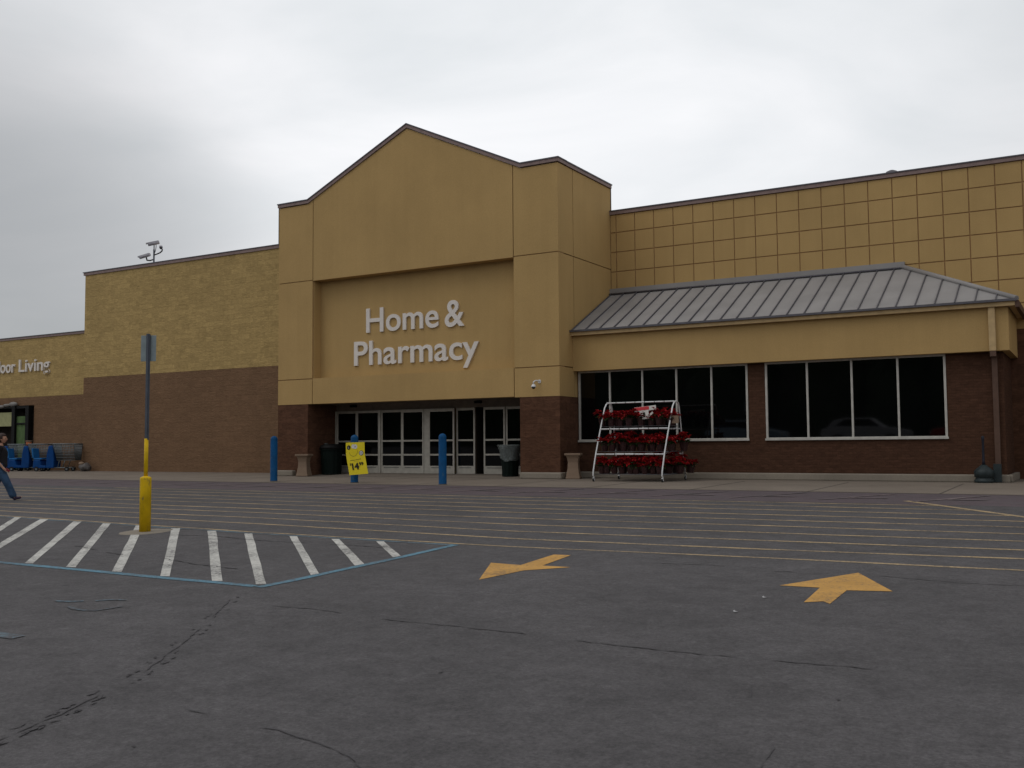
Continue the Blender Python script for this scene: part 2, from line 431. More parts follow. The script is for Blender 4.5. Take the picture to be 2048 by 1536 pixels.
def densify(pts, step, jit):
    o = []
    for a, b in zip(pts[:-1], pts[1:]):
        a = Vector(a); b = Vector(b); n = max(1, int((b - a).length / step)); d = (b - a).normalized(); q = Vector((-d.y, d.x))
        for k in range(n): o.append(a.lerp(b, k / n) + q * random.uniform(-jit, jit))
    o.append(Vector(pts[-1])); return o

g = MB()
YL = [[(-46, 12.0), (-18.7, 11.95), (-11.4, 11.47), (-6.7, 11.35), (-3.35, 11.5), (-.7, 11.54), (9, 11.6)],
      [(-46, 12.8), (-19.8, 12.66), (-12.4, 12.46), (-7.1, 12.12), (-3.55, 12.22), (-.8, 12.42), (9, 12.5)],
      [(-46, 13.5), (-20.7, 13.3), (-13.2, 13.27), (-7.6, 12.93), (-3.8, 13.08), (-.8, 13.2), (9, 13.3)],
      [(-46, 14.2), (-21.5, 14.0), (-14.0, 14.07), (-8.1, 13.77), (-4.05, 13.94), (-.87, 14.05), (9, 14.1)],
      [(-46, 15.0), (-22, 14.8), (-8.6, 14.64), (-4.3, 14.81), (-.9, 14.88), (9, 14.95)],
      [(-46, 15.8), (-22, 15.65), (-9.17, 15.57), (-4.54, 15.63), (-.9, 15.72), (9, 15.8)],
      [(-46, 16.6), (-22, 16.4), (-9.6, 16.3), (-4.78, 16.44), (-.55, 16.55)],
      [(-46, 17.4), (-22, 17.2), (-10.0, 17.08), (-5.0, 17.3), (-1.15, 17.35)],
      [(-46, 18.2), (-22, 18.0), (-10.5, 17.87), (-5.25, 18.08), (-1.8, 18.12)],
      [(-24, 18.7), (-10.9, 18.6), (-5.45, 18.78), (-2.4, 18.82)]]
for q in YL: ribbon(g, densify(q, .7, .012), .080, .003, .25)
ribbon(g, densify([(-3.14, 19.69), (-1.7, 17.98), (-1.05, 17.2), (.4, 15.5)], .6, .01), .13, .004, .1)
tag(g.build('yellow_lines', 'yellow_line', fix=False), kind='structure')
g = MB()
ribbon(g, densify([(-46, 7.72), (-12.0, 7.70), (-7.56, 7.62)], .6, .012), .11, .0045, .12)
ribbon(g, densify([(-7.47, 7.58), (-7.45, 9.3), (-7.49, 11.24)], .5, .012), .11, .005, .12)
tag(g.build('blue_lines', 'blue_paint', fix=False), kind='structure')
g = MB(); ribbon(g, densify([(-46, 11.9), (-18.7, 11.82), (-11.4, 11.34), (-7.5, 11.22)], .6, .012), .10, .0036, .15)
ribbon(g, [(-8.37, 6.04), (-8.2, 5.98), (-8.05, 5.98), (-7.95, 6.02), (-7.92, 6.12), (-7.9, 6.26)], .045, .006)
ribbon(g, [(-8.77, 6.18), (-8.6, 6.22), (-8.5, 6.29)], .05, .006); ribbon(g, [(-8.4, 6.35), (-8.3, 6.46), (-8.15, 6.5)], .04, .006)
ribbon(g, [(-8.9, 4.96), (-7.52, 4.98)], .13, .006)
tag(g.build('faded_blue_marks', 'blue_faint', fix=False), kind='structure')
STR = [((-18.023, 11.81), (-17.9, 11.83), (-15.4, 9.74), (-15.52, 9.70)), ((-17.102, 11.72), (-16.96, 11.76), (-12.6, 7.79), (-12.72, 7.77)),
       ((-16.03, 11.64), (-15.896, 11.68), (-11.53, 7.79), (-11.63, 7.77)), ((-15.159, 11.60), (-15.041, 11.64), (-10.69, 7.78), (-10.80, 7.76)),
       ((-14.2, 11.52), (-14.08, 11.56), (-9.81, 7.75), (-9.926, 7.73)), ((-13.206, 11.42), (-13.088, 11.46), (-8.98, 7.73), (-9.08, 7.71)),
       ((-12.278, 11.34), (-12.165, 11.38), (-8.158, 7.72), (-8.262, 7.70)), ((-11.397, 11.26), (-11.289, 11.29), (-7.56, 7.76), (-7.64, 7.72)),
       ((-10.443, 11.23), (-10.343, 11.25), (-7.52, 8.54), (-7.53, 8.44)), ((-9.585, 11.177), (-9.487, 11.2), (-7.52, 9.32), (-7.53, 9.20)),
       ((-8.78, 11.18), (-8.686, 11.2), (-7.53, 10.05), (-7.54, 9.94))]
k0 = STR[0]
for j in range(1, 14):      # the hatching goes on to the left of the frame
    STR.append(tuple((p[0] - .98 * j, p[1] + .012 * j) for p in ((-18.023, 11.81), (-17.9, 11.83), (-13.6, 7.8), (-13.7, 7.78))))
g = MB()
for q in STR: 
    a, b, c, d = [Vector(p) for p in q]; n = 7; prev = None
    for k in range(n + 1):
        t = k / n; l = a.lerp(d, t); r = b.lerp(c, t); ax = (r - l); j1 = random.uniform(-.05, .05); j2 = random.uniform(-.05, .05)
        cur = (l + ax * (j1 - .12), r + ax * (j2 + .12))
        if prev: sheet(g, [prev[0], cur[0], cur[1], prev[1]], .0041)
        prev = cur
tag(g.build('white_stripes', 'white_paint', fix=True), kind='structure')
for q in ([(-5.624, 8.869), (-5.508, 9.6), (-5.135, 10.005), (-5.49, 10.0), (-5.581, 10.877), (-5.803, 10.863), (-5.742, 9.94), (-6.158, 9.973)],
          [(-2.201, 10.769), (-2.72, 9.699), (-2.341, 9.719), (-2.291, 8.92), (-2.15, 9.03), (-2.071, 8.93), (-2.085, 9.67), (-1.696, 9.77)]):
    g = MB()
    c = Vector((sum(p[0] for p in q) / len(q), sum(p[1] for p in q) / len(q)))
    sheet(g, q, .004)
    o = g.build('painted_arrow', 'arrow_paint', fix=False)
    bm = bmesh.new(); bm.from_mesh(o.data)
    bmesh.ops.triangulate(bm, faces=bm.faces)
    for f in bm.faces:
        if f.normal.z < 0: f.normal_flip()
    bm.to_mesh(o.data); bm.free(); tag(o, kind='structure')
g = MB()
sheet(g, [(-46, 18.95), (-5, 18.95), (-5, 21.46), (-46, 21.46)], .0015); sheet(g, [(-5, 19.0), (12, 19.0), (12, 21.46), (-5, 21.46)], .0015)
tag(g.build('fire_lane_paint', 'fire_lane'), kind='structure')
g = MB()
x = -34.0
while x < 2:
    ribbon(g, densify([(x, 19.5), (x + 1.1, 21.2)], .3, .02), .10, .010, .3)
    ribbon(g, densify([(x + .5, 20.1), (x + 1.15, 20.1)], .3, .02), .12, .0125, .3)
    x += 1.75 + random.uniform(-.1, .1)
tag(g.build('faded_kerb_marks', 'faded_white', fix=False), kind='structure')

# cracks
CR = [([(-7.37, 7.16), (-6.5, 5.98), (-6.0, 5.22), (-5.61, 4.6), (-5.43, 4.15), (-5.27, 3.76), (-5.15, 3.31), (-5.0, 2.6)], .016, .30),
      ([(-4.71, 4.165), (-4.4, 4.13), (-4.09, 4.075), (-3.9, 4.12), (-3.72, 4.06), (-3.46, 4.02), (-3.26, 3.946), (-2.9, 3.7)], .012, .2),
      ([(-6.6, 6.88), (-6.05, 6.9), (-5.3, 6.79), (-4.6, 6.8), (-4.0, 6.795), (-3.3, 6.73), (-2.67, 6.71), (-2.1, 6.74), (-1.3, 6.8)], .020, .40),
      ([(-13.0, 9.32), (-11.78, 8.97), (-10.9, 8.73), (-10.3, 8.75), (-9.37, 8.53), (-8.6, 8.45)], .035, .3),
      ([(-12.3, 10.74), (-11.66, 10.85), (-10.7, 10.67), (-9.83, 10.67), (-8.95, 10.7), (-8.2, 10.68)], .035, .25),
      ([(-4.6, 10.6), (-3.8, 10.75), (-3.0, 10.55), (-2.2, 10.7), (-1.2, 10.5), (0.5, 10.6)], .02, .4),
      ([(-1.9, 6.1), (-1.75, 5.6), (-1.45, 5.0), (-1.4, 4.3)], .008, .5)]
g = MB()
for q, wd, gap in CR:
    P = densify(q, .07, wd * .7)
    k = 0
    while k < len(P) - 3:
        n = random.randint(3, 9)
        if random.random() > gap:
            seg = P[k:k + n]
            for i in range(len(seg) - 1):
                a, b = seg[i], seg[i + 1]; d = (b - a).normalized(); nn = Vector((-d.y, d.x))
                w0 = wd * .5 * (0.15 if i == 0 else random.uniform(.5, 1.2)); w1 = wd * .5 * (0.15 if i == len(seg) - 2 else random.uniform(.5, 1.2))
                sheet(g, [a - nn * w0, b - nn * w1, b + nn * w1, a + nn * w0], .0062)
        k += max(2, n - 1)
# chipped flecks beside the long paired crack and over the lot
for q in range(96):
    if q < 78:
        i = min(6, int(random.random() * 7)); a = Vector(CR[0][0][i]); b = Vector(CR[0][0][i + 1]); d = (b - a).normalized(); nn = Vector((-d.y, d.x))
        c = a.lerp(b, random.random()) + nn * (random.choice((-.055, .055)) + random.uniform(-.02, .02)); ang = math.atan2(d.y, d.x) + random.uniform(-.5, .5)
    else: c = Vector((random.uniform(-6, 1.0), random.uniform(3.0, 9.5))); ang = random.uniform(0, 3.1)
    n = 9; r0 = random.uniform(.006, .016) * (1.4 if q >= 92 else 1); el = random.uniform(1.5, 4.0); pts = []
    for k in range(n):
        u = r0 * el * random.uniform(.6, 1.3) * math.cos(2 * math.pi * k / n); v = r0 * random.uniform(.4, 1.3) * math.sin(2 * math.pi * k / n)
        pts.append((c.x + u * math.cos(ang) - v * math.sin(ang), c.y + u * math.sin(ang) + v * math.cos(ang)))
    sheet(g, pts, .0066)
tag(g.build('asphalt_cracks', 'crack', fix=False), kind='structure')

# ------------------------------------------------------------------ store building
S = thing('store_building', 'tan and brown big box store with gabled entrance tower and grey metal canopy roof', 'building', (-18.9, 25.57, 0))
SL = S.location.copy()
def P(mb, name, mat, parent=None, bevel=0.0, label=None):
    o = mb.build(name, mat, None, bevel); o.parent = parent or S
    if parent is None or parent is S: o.matrix_parent_inverse = Matrix.Translation(-SL)
    if label: o['label'] = label
    return o

YT = 25.57; XL, XR = -24.37, -13.42; JS = .014      # tower front and joint half width
# --- tower front: separate stucco panels with recessed joints between them
PAN = [
    [(XL, 2.42), (-22.82 - JS, 2.42), (-22.82 - JS, 3.27 - JS), (XL, 3.27 - JS)],
    [(-22.82 + JS, 2.42), (-14.94 - JS, 2.42), (-14.94 - JS, 3.28), (-22.82 + JS, 3.28)],
    [(-14.94 + JS, 2.40), (XR, 2.40), (XR, 3.27 - JS), (-14.94 + JS, 3.27 - JS)],
    [(XL, 3.27 + JS), (-22.82 - JS, 3.27 + JS), (-22.82 - JS, 6.62 - JS), (XL, 6.62 - JS)],
    [(-14.94 + JS, 3.27 + JS), (XR, 3.27 + JS), (XR, 6.62 - JS), (-14.94 + JS, 6.62 - JS)],
    [(XL, 6.62 + JS), (-22.82 - JS, 6.62 + JS), (-22.82 - JS, 9.38), (-23.06, 9.26), (XL, 9.26)],
    [(-14.94 + JS, 6.62 + JS), (XR, 6.62 + JS), (XR, 9.26), (-14.65, 9.26), (-14.94 + JS, 9.39)],
    [(-22.82 + JS, 6.60), (-14.94 - JS, 6.60), (-14.94 - JS, 9.40), (-18.87, 11.19), (-22.82 + JS, 9.40)],
]
mb = MB()
for p in PAN: mb.prism(p, YT, YT + .05)
P(mb, 'tower_panels', 'tan')
bk = YT + .0505      # joint backing behind the panels
mb = MB(); mb.prism([(XL + .01, 2.43), (-22.83, 2.43), (-22.83, 9.3), (-23.05, 9.2), (XL + .01, 9.2)], bk - .02, bk + .3)
P(mb, 'tower_joints', 'tan_dark')
mb = MB(); mb.prism([(-14.93, 2.41), (XR - .01, 2.41), (XR - .01, 9.2), (-14.65, 9.2), (-14.93, 9.3)], bk - .02, bk + .3)
P(mb, 'tower_joints', 'tan_dark')
mb = MB()
mb.prism([(-22.83, 6.605), (-14.93, 6.605), (-14.93, 9.3), (-18.87, 11.12), (-22.83, 9.3)], YT + .0505, YT + .45)
mb.box(-22.83, -14.93, YT + .0505, YT + .45, 2.425, 3.275)
mb.box(-22.83, -14.93, YT + .39, YT + .55, 3.275, 6.605)     # recessed sign field
mb.box(-22.83, -22.80, YT + .051, YT + .39, 3.28, 6.60); mb.box(-14.96, -14.93, YT + .051, YT + .39, 3.28, 6.60)
P(mb, 'sign_recess', 'tan')
# tower body: side returns, back, parapet and roof
mb = MB()
for z0, z1 in ((2.40, 3.27 - JS), (3.27 + JS, 6.62 - JS), (6.62 + JS, 9.26)):
    mb.box(XR - .05, XR, YT + .052, 26.53, z0, z1)
    mb.box(XR - .05, XR, 26.53 + 2 * JS, 29.2 if z0 < 5 else 29.25, z0, z1)
mb.box(XL, XL + .3, YT + .4, 29.2, 2.42, 9.24)
mb.box(XL + .31, XR - .36, YT + 3.35, 29.19, 6.0, 9.2)
P(mb, 'tower_side', 'tan')
mb = MB(); mb.box(XR - .35, XR - .052, YT + .36, 29.19, 2.42, 9.2); P(mb, 'tower_side_joints', 'tan_dark')
mb = MB(); mb.box(XL + .31, XR - .36, YT + .56, 28.9, 8.7, 8.8); P(mb, 'tower_roof', 'membrane')
# brick piers and entrance recess
mb = MB(); mb.box(XL, -23.02, YT + .004, 27.2, 0, 2.418); P(mb, 'brick_pier', 'brown_smooth')
mb = MB(); mb.box(-14.75, XR - .004, YT + .004, 27.2, 0, 2.398); P(mb, 'brick_pier', 'brown_smooth')
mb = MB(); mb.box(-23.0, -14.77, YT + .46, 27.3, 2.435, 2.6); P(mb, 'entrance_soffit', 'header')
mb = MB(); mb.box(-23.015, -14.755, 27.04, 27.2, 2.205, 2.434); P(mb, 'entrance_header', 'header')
for q in ((XL - .05, -23.55, YT - .16, YT + .2, 0, .19), (-14.70, XR + .10, YT - .16, YT + .2, 0, .19), (XR - .05, XR + .10, YT + .202, 26.5, 0, .185)):
    mb = MB(); mb.box(*q); P(mb, 'base_curb', 'curb', bevel=.035)
# coping along the parapets
def coping(mb, a, b, y0, y1, t=.10):
    # strip following a straight parapet run a->b in x,z
    (x0, z0), (x1, z1) = a, b
    mb.prism([(x0, z0 - t), (x1, z1 - t), (x1, z1), (x0, z0)], y0, y1)
mb = MB(); c0, c1 = YT - .04, YT + .5
coping(mb, (XL - .04, 9.39), (-23.05, 9.39), c0, c1); coping(mb, (-23.05, 9.39), (-18.87, 11.32), c0, c1, .11)
coping(mb, (-18.87, 11.32), (-14.66, 9.39), c0, c1, .11); coping(mb, (-14.66, 9.39), (XR + .04, 9.39), c0, c1)
mb.box(XR - .34, XR + .04, c1 + .002, 29.27, 9.28, 9.38); mb.box(XL - .04, XL + .34, c1 + .002, 29.2, 9.28, 9.38)
P(mb, 'parapet_coping', 'coping')
mb = MB(); c0, c1 = YT - .06, YT + .52
def cap(mb, a, b, y0, y1):
    (x0, z0), (x1, z1) = a, b; mb.prism([(x0, z0), (x1, z1), (x1, z1 + .035), (x0, z0 + .035)], y0, y1)
cap(mb, (XL - .06, 9.392), (-23.05, 9.392), c0, c1); cap(mb, (-23.05, 9.392), (-18.87, 11.322), c0, c1)
cap(mb, (-18.87, 11.322), (-14.66, 9.392), c0, c1); cap(mb, (-14.66, 9.392), (XR + .06, 9.392), c0, c1)
mb.box(XR - .36, XR + .06, c1 + .002, 29.29, 9.382, 9.42); mb.box(XR - .30, XR + .02, 29.252, 29.275, 8.54, 9.279); mb.box(XL - .025, XL - .001, YT - .01, YT + .03, 7.99, 9.28)
mb.box(-38.42, XL - .002, 28.09, 28.5, 8.702, 8.735); mb.box(XR + .002, 26.0, 29.14, 29.6, 8.502, 8.535); mb.box(-80, -38.43, 28.49, 28.9, 6.202, 6.232)
P(mb, 'drip_edge', 'seam')

# --- left wing
mb = MB(); mb.box(-38.3, XL - .002, 28.15, 28.45, 4.075, 8.6); P(mb, 'wing_wall', 'tan_block')
mb = MB(); mb.box(-38.3, XL - .002, 28.153, 28.45, 0, 4.073); P(mb, 'wing_wall_base', 'brown_block')
mb = MB(); mb.box(-38.38, XL - .003, 28.11, 28.47, 8.585, 8.70); mb.box(-80, -38.39, 28.51, 28.87, 6.105, 6.20); mb.box(XR + .003, 25.9, 29.16, 29.56, 8.395, 8.50)
P(mb, 'wing_coping', 'coping')
mb = MB(); mb.box(-80, -38.302, 28.55, 28.85, 3.385, 6.12); P(mb, 'garden_wall', 'tan_block')
mb = MB(); mb.box(-80, -49.2, 28.553, 28.85, 0, 3.383); mb.box(-42.35, -38.302, 28.553, 28.85, 0, 3.383); mb.box(-49.2, -42.35, 28.553, 28.85, 3.0, 3.383)
P(mb, 'garden_wall_base', 'brown_block')
# building mass behind the facades
mb = MB()
mb.box(-38.28, 25.8, 29.9, 85, 0, 8.1); mb.box(-79.9, -38.285, 29.9, 80, 0, 5.8)
mb.box(-38.3, -38.0, 28.452, 29.9, 0, 8.6); mb.box(25.6, 25.9, 29.5, 29.9, 0, 8.37)
P(mb, 'building_mass', 'tan')
mb = MB()       # flat roofs reaching the parapets
mb.box(-37.99, XL - .01, 28.46, 29.89, 8.0, 8.09); mb.box(XR + .01, 25.5, 29.55, 29.89, 8.0, 8.09); mb.box(-79.8, -38.31, 28.86, 29.89, 5.7, 5.79)
P(mb, 'flat_roof', 'membrane')

# --- right wing: grid of square stucco panels
mb = MB(); PX = .6497; x0 = XR + .012; gap = .015
cols = [XR + .004]; x = -13.21
while x < 25.8: cols.append(x); x += PX
cols.append(25.88)
rows = [3.93, 4.61, 5.255, 5.895, 6.53, 7.165, 7.805, 8.385]
for a, b in zip(cols[:-1], cols[1:]):
    for c, d in zip(rows[:-1], rows[1:]):
        mb.box(a + gap, b - gap, 29.2, 29.23, c + (gap if c > 4 else 0), d - gap)
P(mb, 'wall_panels', 'tan')
mb = MB(); mb.box(XR + .001, 25.88, 29.222, 29.5, 3.94, 8.4); P(mb, 'wall_joints', 'tan_dark')
mb = MB(); mb.box(-3.2, 25.88, 29.205, 29.5, 0, 3.928); P(mb, 'wall_base', 'brown_smooth')

# --- window block under the canopy roof
YB, YF = 26.72, 26.44
W1 = (-13.38, -8.23, [-12.36, -11.33, -10.29, -9.26]); W2 = (-7.75, -3.23, [-6.63, -5.49, -4.36])
mb = MB()
mb.box(XR + .001, -1.95, YB, YB + .25, 0, 1.075)
mb.box(XR + .001, W1[0], YB, YB + .25, 1.075, 3.24); mb.box(W1[1], W2[0], YB, YB + .25, 1.075, 3.24); mb.box(W2[1], -1.95, YB, YB + .25, 1.075, 3.24)
mb.box(W1[0], W1[1], YB, YB + .25, 3.17, 3.24); mb.box(W2[0], W2[1], YB, YB + .25, 3.17, 3.24)
mb.box(-2.2, -1.95, YB + .25, 29.2, 0, 3.24)
P(mb, 'window_wall', 'brown_brick')
mb = MB(); mb.box(XR + .11, -1.88, YB - .16, YB - .002, 0, .19); P(mb, 'base_curb', 'curb', bevel=.03)
mb = MB(); mb.box(-1.948, -1.83, YB + .0, 29.18, 0, .188); P(mb, 'base_curb', 'curb', bevel=.03)
mb = MB()
mb.box(XR + .001, -1.78, YF, YF + .25, 3.16, 4.2); mb.box(-2.03, -1.78, YF + .25, 29.2, 3.16, 4.2)
P(mb, 'fascia', 'tan')
mb = MB(); mb.box(XR + .001, -2.031, YF + .251, 29.19, 3.245, 3.3); P(mb, 'canopy_soffit', 'brown_trim')
mb = MB(); mb.box(XR + .001, -1.62, YF - .15, YF + .12, 4.205, 4.31); mb.box(-1.76, -1.62, YF + .12, 29.19, 4.205, 4.31)
P(mb, 'gutter', 'trim')
mb = MB(); mb.box(-1.615, -1.53, YF - .16, 29.18, 4.16, 4.32); P(mb, 'side_gutter', 'brown_trim')

def window(x0, x1, z0, z1, yf, mull, matf='frame', label=None):
    fr = MB(); t = .055
    fr.box(x0, x1, yf - .02, yf + .10, z0, z0 + t); fr.box(x0, x1, yf - .02, yf + .10, z1 - t, z1)
    fr.box(x0, x0 + t, yf - .018, yf + .098, z0 + t, z1 - t); fr.box(x1 - t, x1, yf - .018, yf + .098, z0 + t, z1 - t)
    for m_ in mull: fr.box(m_ - .025, m_ + .025, yf - .015, yf + .095, z0 + t, z1 - t)
    wn = P(fr, 'window', matf, label=label)
    ed = [x0 + t] + list(mull) + [x1 - t]
    for a, b in zip(ed[:-1], ed[1:]):
        pb = MB(); pb.box(a + (.025 if a != x0 + t else 0), b - (.025 if b != x1 - t else 0), yf + .03, yf + .045, z0 + t, z1 - t)
        o = pb.build('pane', 'glass'); o.parent = wn
    sb = MB(); sb.box(x0 - .02, x1 + .02, yf - .06, yf - .0205, z0 - .02, z0 + .035)
    o = sb.build('sill', matf); o.parent = wn
    return wn
window(*W1[:2], 1.08, 3.165, YB + .0, W1[2], label='five pane window band behind the plant rack')
window(*W2[:2], 1.08, 3.165, YB + .0, W2[2], label='four pane window band nearer the downspout')

# --- canopy roof
ex0, ex1, ey, ez = XR + .003, -1.60, YF - .19, 4.335
ry, rz, rx1 = 29.19, 5.82, -4.58
mb = MB(); tk = .06
for dz in (0,):
    A = (ex0, ey, ez); B = (ex1, ey, ez); Cc = (rx1, ry, rz); D = (ex0, ry, rz); Eb = (ex1, ry, ez)
    mb.face([A, B, Cc, D]); mb.face([B, Eb, Cc])
    mb.face([A, (ex0, ey, ez - .02), (ex1, ey, ez - .02), B]); mb.face([B, (ex1, ey, ez - .02), (ex1, ry, ez - .02), Eb])
    mb.face([(ex0, ey, ez - .02), (ex0, ry, ez - .02), (ex1, ry, ez - .02), (ex1, ey, ez - .02)])
roof = P(mb, 'canopy_roof', 'roof')
mb = MB(); sl = (rz - ez) / (ry - ey)
x = -13.36
while x < ex1 - .1:
    if x <= rx1: yt = ry
    else: yt = ey + (ry - ey) * (ex1 - x) / (ex1 - rx1)
    i = len(mb.v); h = .045; wv = .011
    zt = ez + sl * (yt - ey)
    mb.v += [(x - wv, ey, ez), (x + wv, ey, ez), (x + wv, yt, zt), (x - wv, yt, zt), (x - wv, ey, ez + h), (x + wv, ey, ez + h), (x + wv, yt, zt + h), (x - wv, yt, zt + h)]
    for f in ((0, 3, 2, 1), (4, 5, 6, 7), (0, 1, 5, 4), (1, 2, 6, 5), (2, 3, 7, 6), (3, 0, 4, 7)): mb.f.append(tuple(i + k for k in f)); mb.sm.append(False)
    x += .4535
mb.box(ex0, ex1 + .03, ey - .03, ey - .002, ez - .025, ez + .03)
mb.tube([B, Cc], .035, 6)
mb.tube([(ex0, ry - .14, rz - .03), (rx1, ry - .14, rz - .03)], .03, 6)
mb.box(ex0, -4.4, ry - .30, ry - .28, rz - .11, rz - .03) if False else None
o = mb.build('roof_seam', 'seam'); o.parent = roof
mb = MB()
mb.prism([(ex0, rz - .02), (rx1 + .1, rz - .02), (rx1 + .1, rz + .15), (ex0, rz + .15)], ry - .1, ry + .005)
d = (Vector(Cc) - Vector(B)).normalized()
mb.tube([Vector(B) + Vector((.02, .02, .02)), Vector(Cc) + Vector((.02, -.02, .02))], .075, 6)
o = mb.build('roof_flashing', 'roof'); o.parent = roof
# downspout
mb = MB(); mb.box(-2.21, -2.06, YF - .10, YF - .002, 3.15, 4.2); ds = P(mb, 'downspout', 'trim', bevel=.01)
mb = MB(); mb.prism([(-2.2, 3.02), (-2.07, 3.02), (-2.07, 3.149), (-2.2, 3.149)], YF - .09, YB - .02); mb.box(-2.19, -2.07, YB - .10, YB - .003, .42, 3.018)
o = mb.build('lower_pipe', 'brown_trim'); o.parent = ds
mb = MB(); mb.box(-2.22, -2.05, YB - .30, YB - .165, 0.02, .45); o = mb.build('pipe_boot', 'smoker'); o.parent = ds; o['label'] = 'dull grey pipe boot'
for q in S.children:
    pass

# --- entrance doors (plane y = 27.0)
YD = 27.0
def pane(par, x0, x1, z0, z1, y):
    b = MB(); b.box(x0, x1, y + .02, y + .032, z0, z1); o = b.build('glass_pane', 'glass'); o.parent = par
def door(name, x0, x1, y, z0=.078, z1=2.2, rails=(1.155, .69, .33), st=.055, top=.08, bar=True):
    b = MB()
    b.box(x0, x0 + st, y, y + .05, z0, z1); b.box(x1 - st, x1, y, y + .05, z0, z1)
    b.box(x0 + st, x1 - st, y + .001, y + .049, z1 - top, z1)
    for r in rails[:2]: b.box(x0 + st, x1 - st, y + .002, y + .048, r - .025, r + .03)
    b.box(x0 + st, x1 - st, y + .001, y + .049, z0, rails[2])
    d = P(b, name, 'doorframe')
    pane(d, x0 + st, x1 - st, rails[0] + .03, z1 - top, y)
    pane(d, x0 + st, x1 - st, rails[1] + .03, rails[0] - .025, y)
    pane(d, x0 + st, x1 - st, rails[2], rails[1] - .025, y)
    if bar:
        h = MB(); h.box(x0 + .12, x1 - .14, y - .012, y - .002, rails[2] - .07, rails[2] - .045); o = h.build('kick_plate_strip', 'grey_ink'); o.parent = d
    return d
for a, b in ((-23.015, -22.99), (-21.09, -21.03), (-19.215, -19.045)):
    ft = MB(); ft.box(a, b, YD - .03, YD + .12, .075, 2.204); P(ft, 'door_post', 'doorframe')
door('entrance_door', -22.985, -22.10, YD + .03); door('entrance_door', -22.08, -21.10, YD)
door('entrance_door', -21.02, -20.13, YD); door('entrance_door', -20.11, -19.225, YD - .045, top=.10)
door('entrance_door', -19.035, -18.02, YD - .045, top=.10); door('entrance_door', -18.0, -17.29, YD + .06)
door('entrance_door', -16.92, -16.13, YD); door('entrance_door', -16.11, -15.25, YD + .03); door('entrance_door', -15.23, -14.76, YD + .03)
mb = MB(); mb.box(-17.27, -16.94, YD + .5, YD + .55, .08, 2.2); P(mb, 'doorway_shade_panel', 'dark_in')  # dark panel painted as the shade seen through the open door
mb = MB(); mb.box(-17.28, -16.93, YD + .0, YD + .4, 2.19, 2.2); mb.box(-16.95, -16.93, YD + .06, YD + .5, .08, 2.19); mb.box(-17.28, -17.26, YD + .12, YD + .5, .08, 2.19); P(mb, 'doorway_reveal', 'dark_in')  # reveal faces carry the same painted shade
for xs in (-22.2, -17.1):
    mb = MB(); mb.box(xs - .11, xs + .11, YD - .10, YD + .038, 2.33, 2.41); P(mb, 'door_sensor', 'black', bevel=.01)

# --- garden centre entrance at far left
G = S
mb = MB(); mb.box(-49.2, -42.35, 29.3, 29.35, 0, 3.0); P(mb, 'garden_shade_panel', 'dark_in')  # near-black backing sheet stands in for shade inside the garden entrance
mb = MB()
for xx in (-43.62, -42.58, -49.1): mb.box(xx - (.12), xx + .12, 28.35, 28.552, 0, 2.98)
mb.box(-43.5, -42.7, 28.40, 28.50, 2.86, 2.98); mb.box(-43.5, -42.7, 28.40, 28.50, 2.12, 2.19); mb.box(-48.98, -43.74, 28.40, 28.55, 2.88, 2.98)
P(mb, 'gate_frame', 'black')
mb = MB(); mb.box(-43.5, -42.7, 28.46, 28.48, 0.05, 2.12); mb.box(-43.5, -42.7, 28.46, 28.48, 2.19, 2.5); P(mb, 'gate_screen', 'green_mesh')
mb = MB(); mb.box(-48.9, -43.78, 28.5, 28.54, 2.05, 2.7); P(mb, 'gate_board', 'pale_board')
mb = MB()
for k in range(12):
    a = -49.1 + k * .47; mb.ball((a + .2, 28.42, 3.02 + .05 * math.sin(k * 1.9)), .30, .12, .09 + .03 * math.cos(k * 2.3), 10, 6)
P(mb, 'rolled_tarp', 'tarp')

# ------------------------------------------------------------------ lettering
def text_mesh(body, extrude, offset=0.0):
    cu = bpy.data.curves.new('txt', 'FONT'); cu.body = body; cu.size = 1.0; cu.extrude = extrude; cu.offset = offset; cu.resolution_u = 5
    o = bpy.data.objects.new('txt', cu); COL.objects.link(o); bpy.context.view_layer.update()
    me = bpy.data.meshes.new_from_object(o.evaluated_get(bpy.context.evaluated_depsgraph_get()))
    bpy.data.objects.remove(o); bpy.data.curves.remove(cu); return me
def islands(me):
    bm = bmesh.new(); bm.from_mesh(me); bmesh.ops.remove_doubles(bm, verts=bm.verts, dist=1e-5); bm.faces.ensure_lookup_table()
    seen = set(); isl = []
    for f in bm.faces:
        if f.index in seen: continue
        st = [f]; seen.add(f.index); cur = []
        while st:
            q = st.pop(); cur.append(q)
            for e in q.edges:
                for h in e.link_faces:
                    if h.index not in seen: seen.add(h.index); st.append(h)
        isl.append([[v.co.copy() for v in q.verts] for q in cur])
    bm.free()
    rng = [[min(c.x for f in i for c in f), max(c.x for f in i for c in f), i] for i in isl]; rng.sort(key=lambda r: r[0]); res = []
    for r in rng:
        for q in res:
            ov = min(q[1], r[1]) - max(q[0], r[0])
            if ov > .5 * min(q[1] - q[0], r[1] - r[0]): q[2] += r[2]; q[0] = min(q[0], r[0]); q[1] = max(q[1], r[1]); break
        else: res.append([r[0], r[1], list(r[2])])
    return res
